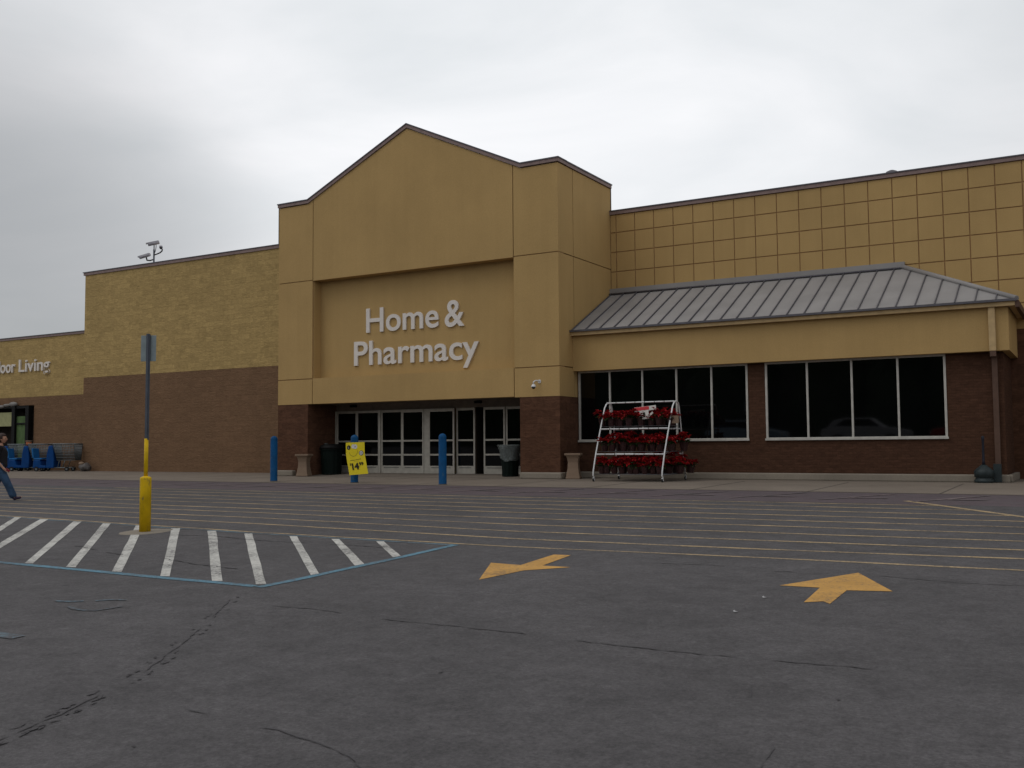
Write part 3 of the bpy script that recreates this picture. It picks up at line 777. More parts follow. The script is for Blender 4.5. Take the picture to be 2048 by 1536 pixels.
def letters(body, x0, x1, zb, cap, y, depth, mat, parent, name='letter', offset=0.012, ploc=(0, 0, 0)):
    me = text_mesh(body, .5, offset); vs = [v.co for v in me.vertices]
    ax, bx = min(v.x for v in vs), max(v.x for v in vs)
    mh = text_mesh('H', .5, offset); ch = max(v.co.y for v in mh.vertices) - min(v.co.y for v in mh.vertices); hb = min(v.co.y for v in mh.vertices)
    sx = (x1 - x0) / (bx - ax); sz = cap / ch; res = []
    for a, b, fs in islands(me):
        g = MB()
        for f in fs: g.face([(x0 + (c.x - ax) * sx - ploc[0], y - (c.z + .5) * depth - ploc[1], zb + (c.y - hb) * sz - ploc[2]) for c in f])
        me2 = g.build(name, mat, parent, fix=False)
        bm = bmesh.new(); bm.from_mesh(me2.data); bmesh.ops.remove_doubles(bm, verts=bm.verts, dist=1e-5); bmesh.ops.recalc_face_normals(bm, faces=bm.faces); bm.to_mesh(me2.data); bm.free()
        res.append(me2)
    return res
ys_ = YT + .388
t = thing('wall_lettering', 'pale letters reading Home & Pharmacy in the recess over the entrance doors', 'sign lettering', (-18.9, ys_, 3.6))
lk = (-18.9, ys_, 3.6)
letters('Home', -20.80, -17.90, 4.73, .80, ys_, .05, 'letter', t, ploc=lk, offset=.011)
letters('&', -17.66, -16.93, 4.71, .85, ys_, .05, 'letter', t, ploc=lk, offset=.011)
letters('Pharmacy', -21.31, -16.40, 3.655, .80, ys_, .05, 'letter', t, ploc=lk, offset=.011)
lk = (-44, 28.548, 4.5)
t = thing('wall_lettering', 'pale letters reading Outdoor Living, cut by the left frame edge', 'sign lettering', lk)
letters('Outdoor', -46.55, -43.78, 4.57, .58, 28.545, .06, 'letter', t, ploc=lk, offset=.01)
letters('Living', -43.49, -41.2, 4.57, .58, 28.545, .06, 'letter', t, ploc=lk, offset=.01)

# ------------------------------------------------------------------ bollards
def bollard(x, y, label):
    t = thing('bollard', label, 'bollard', (x, y, gz(y) + .003), 0, 'blue bollards in front of the entrance')
    r = .105; prof = [(r + .004, 0), (r, .01), (r, 1.25)] + [(r * math.cos(a), 1.25 + r * .95 * math.sin(a)) for a in [math.radians(d) for d in (15, 30, 45, 60, 75, 86)]]
    MB().lathe(0, 0, prof, 24).build('sleeve', 'bollard', t)
    MB().lathe(0, 0, [(r + .012, 0.0), (r + .012, .012), (r + .004, .02)], 24).build('base_ring', 'joint', t)
    return t
bollard(-21.25, 22.14, 'blue domed bollard before the left brick pier of the entrance')
bm_ = bollard(-18.10, 22.04, 'blue domed bollard wearing the yellow price poster')
bollard(-15.0, 21.89, 'blue domed bollard standing clear before the glass doors')

# price poster on the middle bollard
pc = Vector((-17.86, 21.76, .2)); a = math.radians(-14)
t = thing('price_poster', 'yellow price poster reading 14.99 tied to the middle blue bollard', 'poster', pc, 0)
def pp(u, v):       # u across 0..1, v up 0..1 : leaning sheet with a slight bend near its top
    xl = .19 * (1 - v) - .13 * v ; z = -.01 + .905 * v
    xx = (-.19 + .62 * u) + (.0 if v > .62 else (.62 - v) * .20)
    yy = -.05 - .018 * math.sin(math.pi * u) - .03 * (v > .62) * (v - .62)
    return Vector((xx - .08 , yy + u * .05, z + .012 * (u - .5) + (.035 * u * (1 - v))))
def psheet(mb, quads, dz=0.0):
    pass
mb = MB(); NU, NV = 8, 16
for i in range(NU):
    for j in range(NV):
        q = [pp(i / NU, j / NV), pp((i + 1) / NU, j / NV), pp((i + 1) / NU, (j + 1) / NV), pp(i / NU, (j + 1) / NV)]
        mb.face(q, True); mb.face([p + Vector((0, .006, 0)) for p in reversed(q)], True)
mb.build('sheet', 'poster', t, fix=False)
def on_poster(shape, mat, name, lift=.004):
    g = MB()
    for f in shape: g.face([pp(u, v) + Vector((0, -lift, 0)) for u, v in f])
    return g.build(name, mat, t, fix=False)
def disc(u, v, r, n=18, r2=0.0, a0=0, a1=360):
    out_ = []
    for k in range(n):
        p, q = math.radians(a0 + (a1 - a0) * k / n), math.radians(a0 + (a1 - a0) * (k + 1) / n)
        f = [(u + r * math.cos(p), v + r * .69 * math.sin(p)), (u + r * math.cos(q), v + r * .69 * math.sin(q))]
        out_.append(f + ([(u + r2 * math.cos(q), v + r2 * .69 * math.sin(q)), (u + r2 * math.cos(p), v + r2 * .69 * math.sin(p))] if r2 else [(u, v)]))
    return out_
on_poster(disc(.17, .845, .105), 'ink', 'badge'); on_poster(disc(.42, .875, .10), 'white', 'badge', .0045); on_poster(disc(.53, .865, .105), 'white', 'badge', .004)
on_poster(disc(.83, .66, .115), 'grey_ink', 'badge'); on_poster(disc(.83, .66, .08), 'white', 'badge_face', .007)
on_poster(disc(.42, .725, .235, 18, .215, 190, 375), 'ink_soft', 'curve_mark', .004)
def ptext(body, u0, u1, v0, v1, mat, name='print', offset=.0, slant=0.0, lift=.009):
    me = text_mesh(body, 0.0, offset); vs = [v.co for v in me.vertices]
    a0, a1, b0, b1 = min(v.x for v in vs), max(v.x for v in vs), min(v.y for v in vs), max(v.y for v in vs)
    fs = []
    for p in me.polygons:
        fs.append([(u0 + (vs[i].x - a0) / (a1 - a0) * (u1 - u0), v0 + (vs[i].y - b0) / (b1 - b0) * (v1 - v0) + slant * (vs[i].x - a0) / (a1 - a0)) for i in p.vertices])
    return on_poster(fs, mat, name, lift)
ptext('$', .13, .22, .285, .36, 'ink', offset=.02, slant=0.0)
ptext('14', .24, .62, .15, .355, 'ink', offset=.045, slant=.01)
ptext('99', .64, .86, .27, .375, 'ink', offset=.03, slant=.01)
ptext('L', .14, .20, .815, .87, 'white', offset=.02, lift=.008); ptext('A', .48, .57, .84, .89, 'grey_ink', lift=.008)
on_poster([[(.2, .437), (.46, .445), (.46, .458), (.2, .450)], [(.48, .447), (.78, .47), (.78, .483), (.48, .460)]], 'ink', 'print'); on_poster([[(.38, .405), (.66, .415), (.66, .421), (.38, .411)]], 'ink_soft', 'print')
on_poster([[(.79, .645), (.87, .645), (.87, .675), (.79, .675)]], 'grey_ink', 'print', .010)

# ------------------------------------------------------------------ parking sign on its yellow sleeve
t = thing('parking_sign', 'thin sign post seen from behind, rising from a yellow sleeve in the hatched area', 'sign post', (-13.2, 10.87, gz(10.87)))
h = .87
MB().lathe(0, 0, [(.088, 0), (.088, h - .02), (.084, h), (.03, h + .022)], 28).build('yellow_sleeve', 'sleeve', t)
MB().lathe(0, 0, [(.032, h), (.032, h + .62)], 14).build('painted_pole', 'sleeve', t)
mb = MB(); mb.box(-.026, .026, -.014, .014, h + .6, 3.18); mb.box(-.034, -.0261, -.008, .02, h + .6, 3.17); mb.box(.0261, .034, -.008, .02, h + .6, 3.17); mb.build('steel_pole', 'pole_metal', t)
Msg = Matrix.Rotation(math.radians(6), 4, 'Z')
mb = MB(); mb.obox(Matrix.Translation((0, .022, 2.945)), .255, .004, .42); o = mb.build('sign_panel', 'sign_back', t, bevel=.0015); o.rotation_euler = (0, 0, math.radians(25))
mb = MB(); n = 22
top = [(.34 * math.cos(2 * math.pi * k / n) * random.uniform(.88, 1.1), .42 * math.sin(2 * math.pi * k / n) * random.uniform(.88, 1.1)) for k in range(n)]
mb.face([(a, b, .010 + .029 * b) for a, b in top]); 
for k in range(n):
    a, b = top[k], top[(k + 1) % n]; mb.face([(a[0] * 1.06, a[1] * 1.06, .001 + .029 * a[1]), (b[0] * 1.06, b[1] * 1.06, .001 + .029 * b[1]), (b[0], b[1], .010 + .029 * b[1]), (a[0], a[1], .010 + .029 * a[1])])
mb.build('concrete_footing', 'curb', t)
t.rotation_euler = (0, math.radians(.15), 0)

# ------------------------------------------------------------------ cameras
def cam_head(par, loc, yaw, pitch, ln=.42, r=.062):
    R = Matrix.Translation(loc) @ Matrix.Rotation(yaw, 4, 'Z') @ Matrix.Rotation(pitch, 4, 'Y')
    mb = MB(); mb.tube([R @ Vector((-ln / 2, 0, 0)), R @ Vector((ln / 2, 0, 0))], r, 12); mb.obox(R @ Matrix.Translation((.05, 0, r * .72)), ln + .06, r * 1.5, r * .7)
    o = mb.build('camera_head', 'cam_grey', par)
    mb = MB(); mb.tube([R @ Vector((ln / 2 + .002, 0, 0)), R @ Vector((ln / 2 + .012, 0, 0))], r * .85, 12); mb.build('lens', 'lens', o)
    return R
t = thing('security_camera_mast', 'mast with three grey surveillance cameras on the parapet of the left wing', 'camera mast', (-34.6, 28.75, 8.1))
bl = Vector((-34.6, 28.75, 8.1))
MB().tube([(0, 0, 0), (0, 0, 1.36)], .035, 10).build('pole', 'pole_metal', t)
mb = MB(); mb.tube([(0, 0, .93), (-.22, -.02, .90), (-.40, -.03, .93), (-.44, -.03, 1.05)], .03, 8); mb.tube([(0, 0, 1.12), (.18, 0, 1.14), (.38, 0, 1.18), (.50, 0, 1.24), (.52, 0, 1.32)], .028, 8)
mb.tube([(.02, 0, 1.16), (.10, 0, 1.32), (.13, 0, 1.48), (.12, 0, 1.58)], .015, 6); mb.tube([(0, 0, 1.3), (.0, 0, 1.56)], .022, 6)
mb.build('bracket', 'black', t)
cam_head(t, (-.52, -.04, 1.12), math.radians(195), math.radians(12), .5, .068)
cam_head(t, (.0, -.02, 1.62), math.radians(232), math.radians(16), .46, .075)
cam_head(t, (.50, -.06, 1.39), math.radians(-38), math.radians(16), .34, .07)
t = thing('dome_camera', 'small white dome camera on a bent arm beside the entrance', 'security camera', (-14.17, YT, 2.62))
mb = MB(); mb.tube([(.09, -.002, .22), (.09, -.06, .235), (.03, -.14, .24), (-.02, -.17, .20), (-.02, -.17, .13)], .02, 8); mb.tube([(.09, -.001, .22), (.09, -.02, .22)], .055, 10)
mb.build('arm', 'white_metal', t)
MB().lathe(-.02, -.17, [(.03, .14), (.045, .12), (.075, .075), (.078, .05)][::-1], 16).build('housing', 'white_metal', t)
MB().lathe(-.02, -.17, [(.01, -.005), (.035, .002), (.052, .025), (.056, .05)], 16).build('dome', 'lens', t)

# roof vent just above the right parapet
t = thing('roof_vent', 'dark vent cap peeking over the right wing parapet', 'vent', (-4.84, 29.72, 8.15))
MB().lathe(0, 0, [(.10, 0), (.10, .40), (.20, .42), (.20, .47), (.15, .54), (.06, .58)], 18).build('vent_cap', 'seam', t)

# ------------------------------------------------------------------ urns, bins, smoker post
def urn(x, y, label, rz):
    t = thing('ash_urn', label, 'ash urn', (x, y, .004), rz, 'flared concrete ash urns by the entrance')
    MB().lathe(0, 0, [(.20, 0), (.205, .03), (.19, .09), (.155, .30), (.145, .48), (.165, .60), (.20, .67)], 4, sq=True).build('pedestal', 'urn', t, bevel=.008)
    MB().lathe(0, 0, [(.225, .672), (.23, .69), (.23, .735), (.19, .735), (.18, .715)], 4, sq=True).build('rim', 'urn', t, bevel=.006)
    MB().lathe(0, 0, [(.17, .71), (.17, .722)], 16).build('sand_tray', 'black', t)
urn(-22.88, 25.25, 'concrete ash urn by the left brick pier', math.radians(18)); urn(-13.07, 25.72, 'concrete ash urn right of the right brick pier', math.radians(18))

def ribbed(r0, r1, h, n=36):
    mb = MB(); base = 0; prof = [(r0, 0), (r0, .04), (r1, h - .06), (r1 + .03, h - .05), (r1 + .03, h)]
    for r, z in prof:
        for j in range(n):
            a = 2 * math.pi * j / n; rr = r - (.012 if j % 3 == 0 and .03 < z < h - .055 else 0)
            mb.v.append((rr * math.cos(a), rr * math.sin(a), z))
    for k in range(len(prof) - 1):
        for j in range(n): a = k * n + j; b = k * n + (j + 1) % n; mb.f.append((a, b, b + n, a + n)); mb.sm.append(False)
    mb.f.append(tuple(range(n - 1, -1, -1))); mb.sm.append(False)
    return mb
t = thing('trash_can', 'wide black ribbed trash can in the shadowed left corner of the entrance', 'trash can', (-22.55, 26.25, .05))
ribbed(.33, .36, .86).build('can', 'bin_green', t)
MB().lathe(0, 0, [(.40, .85), (.41, .90), (.36, .98), (.22, 1.02), (.18, 1.0)], 28).build('lid', 'black', t)
mb = MB(); mb.ball((-.14, -.12, 1.0), .10, .06, .05, 10, 6); mb.build('litter', 'liner', t)
t = thing('trash_can', 'dark green trash can with a clear draped liner beside the right brick pier', 'trash can', (-15.50, 26.25, .045))
ribbed(.25, .29, .92).build('can', 'bin_green', t)
mb = MB(); n = 40; prof = [(.25, .84), (.30, .94), (.345, .955), (.355, .93), (.335, .80), (.322, .64), (.318, .50)]
for k, (r, z) in enumerate(prof):
    for j in range(n):
        a = 2 * math.pi * j / n
        ww = .012 * math.sin(5 * a + k) + .008 * math.sin(11 * a + 2 * k)
        zz = z + (0.05 * math.sin(2 * a + .5) + .03 * math.sin(5 * a) if k > 4 else 0) * (k - 3) / 3
        rr = r + ww + (.035 * max(0, math.cos(a - math.pi)) if k in (2, 3) else 0)
        mb.v.append((rr * math.cos(a), rr * math.sin(a), zz))
for k in range(len(prof) - 1):
    for j in range(n): a = k * n + j; b = k * n + (j + 1) % n; mb.f.append((a, b, b + n, a + n)); mb.sm.append(True)
mb.build('liner', 'liner', t, fix=False)
t = thing('smoker_post', 'dark bell shaped cigarette receptacle with a thin neck beside the downspout', 'ash receptacle', (-2.42, 26.33, .004))
MB().lathe(0, 0, [(.215, 0), (.22, .07), (.19, .085), (.185, .13), (.215, .15), (.22, .27), (.20, .30), (.10, .39), (.05, .43)], 28).build('base', 'smoker', t)
MB().lathe(0, 0, [(.04, .42), (.03, .52), (.026, 1.0), (.035, 1.04), (.035, 1.10), (.01, 1.12)], 14).build('neck', simple('neck_dark', (0.012, 0.013, 0.022), .6), t)

# ------------------------------------------------------------------ poinsettia rack
RX0, RX1, RY0, RY1, RYM = -11.80, -9.82, 24.38, 26.05, 25.2
t = thing('plant_rack', 'white tubular rolling rack with three shelves of red poinsettias under the windows', 'plant rack', (-10.8, 25.2, 0))
ro = Vector((-10.8, 25.2, 0))
def rel(p): return (p[0] - ro.x, p[1] - ro.y, p[2] - ro.z)
for xx, nm in ((RX0, 0), (RX1, 1)):
    pts = [(xx + .015, RY0 + .02, .10), (xx - .01, RY0, .16), (xx - .005, RY0 + .02, .30), (xx, RY0 + .18, .75), (xx + .05, RY0 + .40, 1.45), (xx + .08, RY0 + .60, 1.98), (xx + .09, RY0 + .68, 2.08), (xx + .09, RYM - .02, 2.13),
           (xx + .09, RY1 - .68, 2.08), (xx + .08, RY1 - .6, 1.98), (xx + .05, RY1 - .40, 1.45), (xx, RY1 - .18, .75), (xx - .005, RY1 - .02, .30), (xx, RY1, .10)]
    MB().tube([rel(p) for p in pts], .020, 10).build('side_frame', 'white_metal', t)
mb = MB()
for y, z, dx in ((RYM - .1, 2.12, .09), (RY0 + .38, 1.40, .05), (RY1 - .38, 1.40, .05), (RY0 + .17, .72, 0), (RY1 - .17, .72, 0), (RY0 + .04, .20, 0), (RY1 - .04, .20, 0)):
    if z < .3: continue
    mb.tube([rel((RX0 + dx, y, z)), rel((RX1 + dx, y, z))], .02, 8)
mb.build('cross_bar', 'white_metal', t)
mb = MB()
for k in range(1, 7):
    for y, z, dx in ((RYM - .1, 2.12, .09), (RY0 + .38, 1.40, .05), (RY0 + .17, .72, 0)):
        xx = RX0 + (RX1 - RX0) * k / 7 + dx; mb.tube([rel((xx - .012, y, z)), rel((xx + .012, y, z))], .023, 8)
mb.build('bar_clip', 'grey_ink', t)
SH = [(1.47, RY0 + .42, RY1 - .42), (.79, RY0 + .2, RY1 - .2), (.19, RY0 + .05, RY1 - .05)]
for z, y0, y1 in SH:
    mb = MB(); nn = 15
    for k in range(nn + 1): yy = y0 + (y1 - y0) * k / nn; mb.tube([rel((RX0 + .03, yy, z)), rel((RX1 + .03, yy, z))], .005, 5)
    for k in range(5): xx = RX0 + .03 + (RX1 - RX0) * k / 4; mb.tube([rel((xx, y0, z - .008)), rel((xx, y1, z - .008))], .006, 5)
    mb.build('wire_shelf', 'wire', t)
for xx in (RX0, RX1):
    for yy in (RY0 + .02, RY1):
        z0 = gz(yy) + .004
        mb = MB(); R = Matrix.Translation(rel((xx, yy, z0 + .05))) 
        mb.tube([R @ Vector((-.016, 0, 0)), R @ Vector((.016, 0, 0))], .05, 14); wv = mb.build('caster', 'rubber', t)
        mb = MB(); mb.obox(R @ Matrix.Translation((0, 0, .045)), .05, .06, .03); mb.obox(R @ Matrix.Translation((-.022, 0, .015)), .006, .04, .07); mb.obox(R @ Matrix.Translation((.022, 0, .015)), .006, .04, .07); mb.build('fork', 'white_metal', wv)
# sale card hung on the rack
t2 = thing('sale_card', 'white card with a red strip and the number 1 hanging on the plant rack', 'price card', (-10.5, 24.86, 1.65))
mb = MB(); mb.obox(Matrix.Translation((.03, 0, .285)) @ Matrix.Rotation(math.radians(-5), 4, 'Y'), .62, .006, .12); mb.build('header_strip', 'white', t2)
mb = MB(); mb.obox(Matrix.Translation((-.07, -.006, .285)) @ Matrix.Rotation(math.radians(-5), 4, 'Y'), .42, .004, .09); mb.build('red_strip', 'red_card', t2)
mb = MB(); mb.obox(Matrix.Translation((0, -.002, .12)) @ Matrix.Rotation(math.radians(-4), 4, 'Y'), .26, .006, .23); mb.obox(Matrix.Translation((.17, .01, .12)) @ Matrix.Rotation(math.radians(48), 4, 'Y'), .05, .006, .2); mb.build('number_card', 'white', t2)
letters('1', -.03, .03, .055, .13, -.009, .003, 'ink', t2, name='print', offset=.02)
mb = MB(); mb.obox(Matrix.Translation((.86, 0, -.02)), .22, .008, .2); o = mb.build('blank_card', 'urn', t2)

def leafquad(mb, c, az, el, ln, wd, curl=.25):
    d = Vector((math.cos(az) * math.cos(el), math.sin(az) * math.cos(el), math.sin(el))); s = Vector((-math.sin(az), math.cos(az), 0)); u = s.cross(d) * -1
    p0 = Vector(c); p1 = p0 + d * ln * .45; p2 = p0 + d * ln + Vector((0, 0, -curl * ln))
    mb.face([p0, p1 - s * wd * .5 + Vector((0, 0, .01)), p2, p1 + s * wd * .5 + Vector((0, 0, .01))])
def make_plant(seed):
    rnd = random.Random(seed)
    t = bpy.data.objects.new('poinsettia', None); COL.objects.link(t); t.empty_display_size = .1
    mb = MB(); n = 20; prof = [(.062, 0), (.066, .02), (.085, .14), (.098, .165)]
    for k, (r, z) in enumerate(prof):
        for j in range(n):
            a = 2 * math.pi * j / n; rr = r * (1 + (.07 if j % 2 else -.05) * (k / 3)); mb.v.append((rr * math.cos(a), rr * math.sin(a), z + (.012 if (j % 2 and k == 3) else 0)))
    for k in range(3):
        for j in range(n): a = k * n + j; b = k * n + (j + 1) % n; mb.f.append((a, b, b + n, a + n)); mb.sm.append(False)
    mb.f.append(tuple(range(n - 1, -1, -1))); mb.sm.append(False); mb.f.append(tuple(2 * n + j for j in range(n))); mb.sm.append(False)
    mb.build('pot', 'foil', t)
    mb = MB()
    for k in range(26): leafquad(mb, (rnd.uniform(-.04, .04), rnd.uniform(-.04, .04), rnd.uniform(.15, .23)), rnd.uniform(0, 6.28), rnd.uniform(-.2, .5), rnd.uniform(.10, .16), .055)
    mb.tube([(0, 0, .12), (0.005, 0, .24)], .01, 5)
    mb.build('foliage', 'leaf', t, fix=False)
    mb = MB()
    for h in range(8):
        cx, cy, cz = rnd.uniform(-.12, .12), rnd.uniform(-.12, .12), rnd.uniform(.19, .33)
        if h == 0: cx = cy = 0
        a0 = rnd.uniform(0, 6.28)
        for k in range(11): leafquad(mb, (cx, cy, cz + .004 * (k % 3)), a0 + k * 6.28 / 5.5 + rnd.uniform(-.2, .2), rnd.uniform(-.25, .75), rnd.uniform(.07, .13), .052)
    mb.build('bracts', 'bract', t, fix=False)
    return t
protos = [make_plant(s) for s in range(7)]; used = [False] * 7
ordn = ['first', 'second', 'third', 'fourth', 'fifth', 'sixth', 'seventh', 'eighth', 'ninth', 'tenth', 'eleventh', 'twelfth']
def place_plant(x, y, z, label, s=1.0):
    k = random.randrange(7)
    if not used[k]: o = protos[k]; used[k] = True
    else: o = copy_tree(protos[k])
    o.location = (x, y, z); o.rotation_euler = (random.uniform(-.04, .04), random.uniform(-.04, .04), random.uniform(0, 6.28)); o.scale = (s, s, s * random.uniform(.85, 1.2))
    tag(o, label, 'potted plant', 'poinsettias on the white rolling rack')
def row(n, x0, x1, y, z, where, s=1.0, jit=.04):
    for k in range(n):
        place_plant(x0 + (x1 - x0) * k / (n - 1) + random.uniform(-jit, jit), y + random.uniform(-.03, .03), z, 'red poinsettia, %s from the left in the %s' % (ordn[k], where), s * random.uniform(.92, 1.08))
row(8, -11.78, -9.80, RYM - .26, 1.478, 'front row of the top shelf', 1.12)
row(6, -11.5, -9.9, RYM + .22, 1.478, 'back row of the top shelf', 1.12)
row(8, -11.66, -9.72, RY0 + .42, .798, 'front row of the middle shelf', 1.2)
row(7, -11.5, -9.6, RYM + .2, .798, 'back row of the middle shelf', 1.25)
row(9, -11.70, -9.95, RY0 + .24, .198, 'front row of the bottom shelf', 1.15)
row(7, -11.3, -9.65, RYM + .0, .198, 'second row of the bottom shelf', 1.35)
row(5, -11.0, -9.62, RY1 - .24, .198, 'rear row of the bottom shelf', 1.4)
for k in range(7):
    if not used[k]: place_plant(-9.62, RY1 - .3, .198, 'red poinsettia at the far right rear corner of the rack')

# ------------------------------------------------------------------ mobility carts at far left
def wirebasket(mb, x0, x1, yw0, yw1, z0, z1, taper, n=9, r=.006):
    B = lambda u, v, w_: (x0 + taper * (1 - w_) * .5 + (x1 - x0 - taper * (1 - w_) * .5) * u, (yw0 + (yw1 - yw0) * w_) * (v - .5) * 2, z0 + (z1 - z0) * w_)
    def wall(f):
        for k in range(n + 1): mb.tube([f(k / n, 0), f(k / n, 1)], r, 4)
        for k in range(7): mb.tube([f(0, k / 6), f(1, k / 6)], r * (2 if k == 6 else 1), 4)
    wall(lambda a, w_: B(a, 0, w_)); wall(lambda a, w_: B(a, 1, w_)); wall(lambda a, w_: B(0, a, w_)); wall(lambda a, w_: B(1, a, w_))
    for k in range(n + 1): mb.tube([B(k / n, 0, 0), B(k / n, 1, 0)], r, 4)
def make_cart():
    t = bpy.data.objects.new('mobility_cart', None); COL.objects.link(t)
    mb = MB(); wirebasket(mb, .22, 1.22, .22, .32, .48, 1.18, .30, 13, .012); mb.build('basket', 'wire_light', t)
    mb = MB()
    for y in (-.2, .2): mb.tube([(.48, y, .50), (.40, y, .17)], .014, 6); mb.tube([(.75, y, .50), (.62, y, .17)], .014, 6)
    mb.tube([(.1, -.2, .16), (1.0, -.2, .16)], .02, 6); mb.tube([(.1, .2, .16), (1.0, .2, .16)], .02, 6); mb.tube([(.1, -.2, .16), (.1, .2, .16)], .02, 6); mb.tube([(1.0, -.2, .16), (1.0, .2, .16)], .02, 6)
    mb.build('chassis', 'wire_light', t)
    mb = MB(); mb.prism([(-.12, .14), (.24, .14), (.26, .5), (.20, 1.05), (.12, 1.12), (-.02, 1.10), (-.10, .7)], -.27, .27); mb.build('shroud', 'cart_blue', t, bevel=.03)
    mb = MB(); mb.prism([(-.75, .14), (-.13, .14), (-.13, .24), (-.35, .26), (-.42, .5), (-.72, .5)], -.26, .26); mb.build('rear_body', 'cart_blue', t, bevel=.03)
    mb = MB(); mb.box(-.74, -.36, -.22, .22, .51, .58); mb.prism([(-.80, .58), (-.72, .58), (-.78, 1.0), (-.86, 1.0)], -.22, .22); mb.build('seat', 'cart_blue_light', t, bevel=.02)
    mb = MB(); mb.tube([(.05, 0, 1.08), (-.04, 0, 1.16)], .025, 8); mb.tube([(-.04, -.26, 1.16), (-.04, .26, 1.16)], .018, 8); mb.build('handlebar', 'black', t)
    for x, y in ((.85, -.24), (.85, .24), (-.55, -.27), (-.55, .27)):
        mb = MB(); mb.tube([(x, y - .03, .10), (x, y + .03, .10)], .10, 16); wv = mb.build('wheel', 'rubber', t)
        mb = MB(); mb.tube([(x, y - .034, .10), (x, y + .034, .10)], .045, 12); mb.build('hub', 'wire_light', wv)
    return t
c0 = make_cart()
for k, (x, y, a, lb) in enumerate(((-39.3, 27.40, 22, 'blue mobility cart with the largest grey basket, nearest the dark bag'), (-40.9, 27.3, 24, 'middle blue mobility cart with a grey wire basket, under the terracotta pot'), (-42.35, 27.3, 22, 'blue mobility cart nearest the garden gate, partly behind the walking person'))):
    o = c0 if k == 0 else copy_tree(c0)
    o.location = (x, y, .004); o.rotation_euler = (0, 0, math.radians(a)); tag(o, lb, 'mobility cart', 'blue mobility carts parked along the wall')
t = thing('flower_pot', 'small terracotta pot with a pale rim standing on the middle blue cart', 'flower pot', (-40.84, 27.32, 1.12))
MB().lathe(0, 0, [(.10, 0), (.12, .17)], 18).build('pot_body', 'terracotta', t); MB().lathe(0, 0, [(.135, .171), (.14, .23), (.11, .23)], 18).build('rim', 'urn', t)
t = thing('trash_bag', 'dark lumpy bag with a pale top slumped at the foot of the brown wall', 'bag', (-37.55, 27.75, .004))
mb = MB(); mb.ball((0, 0, .17), .32, .22, .18, 18, 12)
for i, v in enumerate(mb.v): mb.v[i] = (v[0] * (1 + .12 * math.sin(7 * v[2] * 9 + v[1] * 11)), v[1] * (1 + .1 * math.sin(v[0] * 13)), max(.0, v[2] + .03 * math.sin(v[0] * 17 + v[1] * 9)))
mb.build('bag_body', 'bag', t); mb = MB(); mb.ball((-.18, -.04, .33), .14, .12, .08, 12, 8); mb.build('bag_top', 'urn', t)

# ------------------------------------------------------------------ walking person
def skin(name, verts, edges, rad, mat, parent, sub=2, root=0, flat=None):
    me = bpy.data.meshes.new(name); me.from_pydata([tuple(v) for v in verts], edges, []); me.update()
    o = bpy.data.objects.new(name, me); COL.objects.link(o)
    md = o.modifiers.new('s', 'SKIN'); sd = me.skin_vertices[0].data if me.skin_vertices else None
    if sd is None:
        me.attributes  # older data has no layer until the modifier adds it
    for k, r in enumerate(rad):
        me.skin_vertices[0].data[k].radius = r if isinstance(r, tuple) else (r, r)
    me.skin_vertices[0].data[root].use_root = True
    md.use_smooth_shade = True
    s2 = o.modifiers.new('u', 'SUBSURF'); s2.levels = sub; s2.render_levels = sub
    bpy.context.view_layer.update()
    nm = bpy.data.meshes.new_from_object(o.evaluated_get(bpy.context.evaluated_depsgraph_get()))
    o.modifiers.clear(); o.data = nm; nm.materials.clear(); nm.materials.append(M[mat]); o.parent = parent
    for p in nm.polygons: p.use_smooth = True
    return o
per = thing('person', 'person in black t-shirt and blue jeans striding across the yellow lines', 'person', (-22.62, 14.36, gz(14.4) + .004), math.radians(46))
J = dict(pel=(0, 0, .84), wa=(.01, 0, .99), ch=(.02, 0, 1.17), nk=(.03, 0, 1.33), hb=(.045, 0, 1.40),
         shr=(.02, -.165, 1.27), elr=(-.04, -.20, 1.01), wrr=(.13, -.19, .80), har=(.17, -.185, .755),
         shl=(.02, .165, 1.27), ell=(-.08, .21, 1.02), wll=(.03, .22, .80), hal=(.06, .22, .745),
         hr=(.02, -.09, .80), kr=(.20, -.09, .46), ar=(.36, -.09, .11), fr=(.40, -.09, .05), tr=(.54, -.09, .09),
         hl=(-.01, .09, .80), kl=(-.04, .09, .44), al=(-.30, .09, .15), fl=(-.28, .09, .06), tl=(-.18, .09, .03))
names = list(J); ix = {n: i for i, n in enumerate(names)}
R_ = dict(pel=(.16, .12), wa=(.14, .105), ch=(.155, .11), nk=.052, hb=.05, shr=.052, elr=.04, wrr=.026, har=.03, shl=.052, ell=.04, wll=.026, hal=.03,
          hr=.085, kr=.058, ar=.038, fr=.035, tr=.025, hl=.085, kl=.058, al=.038, fl=.035, tl=.025)
E_ = [('pel', 'wa'), ('wa', 'ch'), ('ch', 'nk'), ('nk', 'hb'), ('ch', 'shr'), ('shr', 'elr'), ('elr', 'wrr'), ('wrr', 'har'), ('ch', 'shl'), ('shl', 'ell'), ('ell', 'wll'), ('wll', 'hal'),
      ('pel', 'hr'), ('hr', 'kr'), ('kr', 'ar'), ('ar', 'fr'), ('fr', 'tr'), ('pel', 'hl'), ('hl', 'kl'), ('kl', 'al'), ('al', 'fl'), ('fl', 'tl')]
V = [J[n] for n in names]; ED = [(ix[a], ix[b]) for a, b in E_]; RR = [R_[n] for n in names]
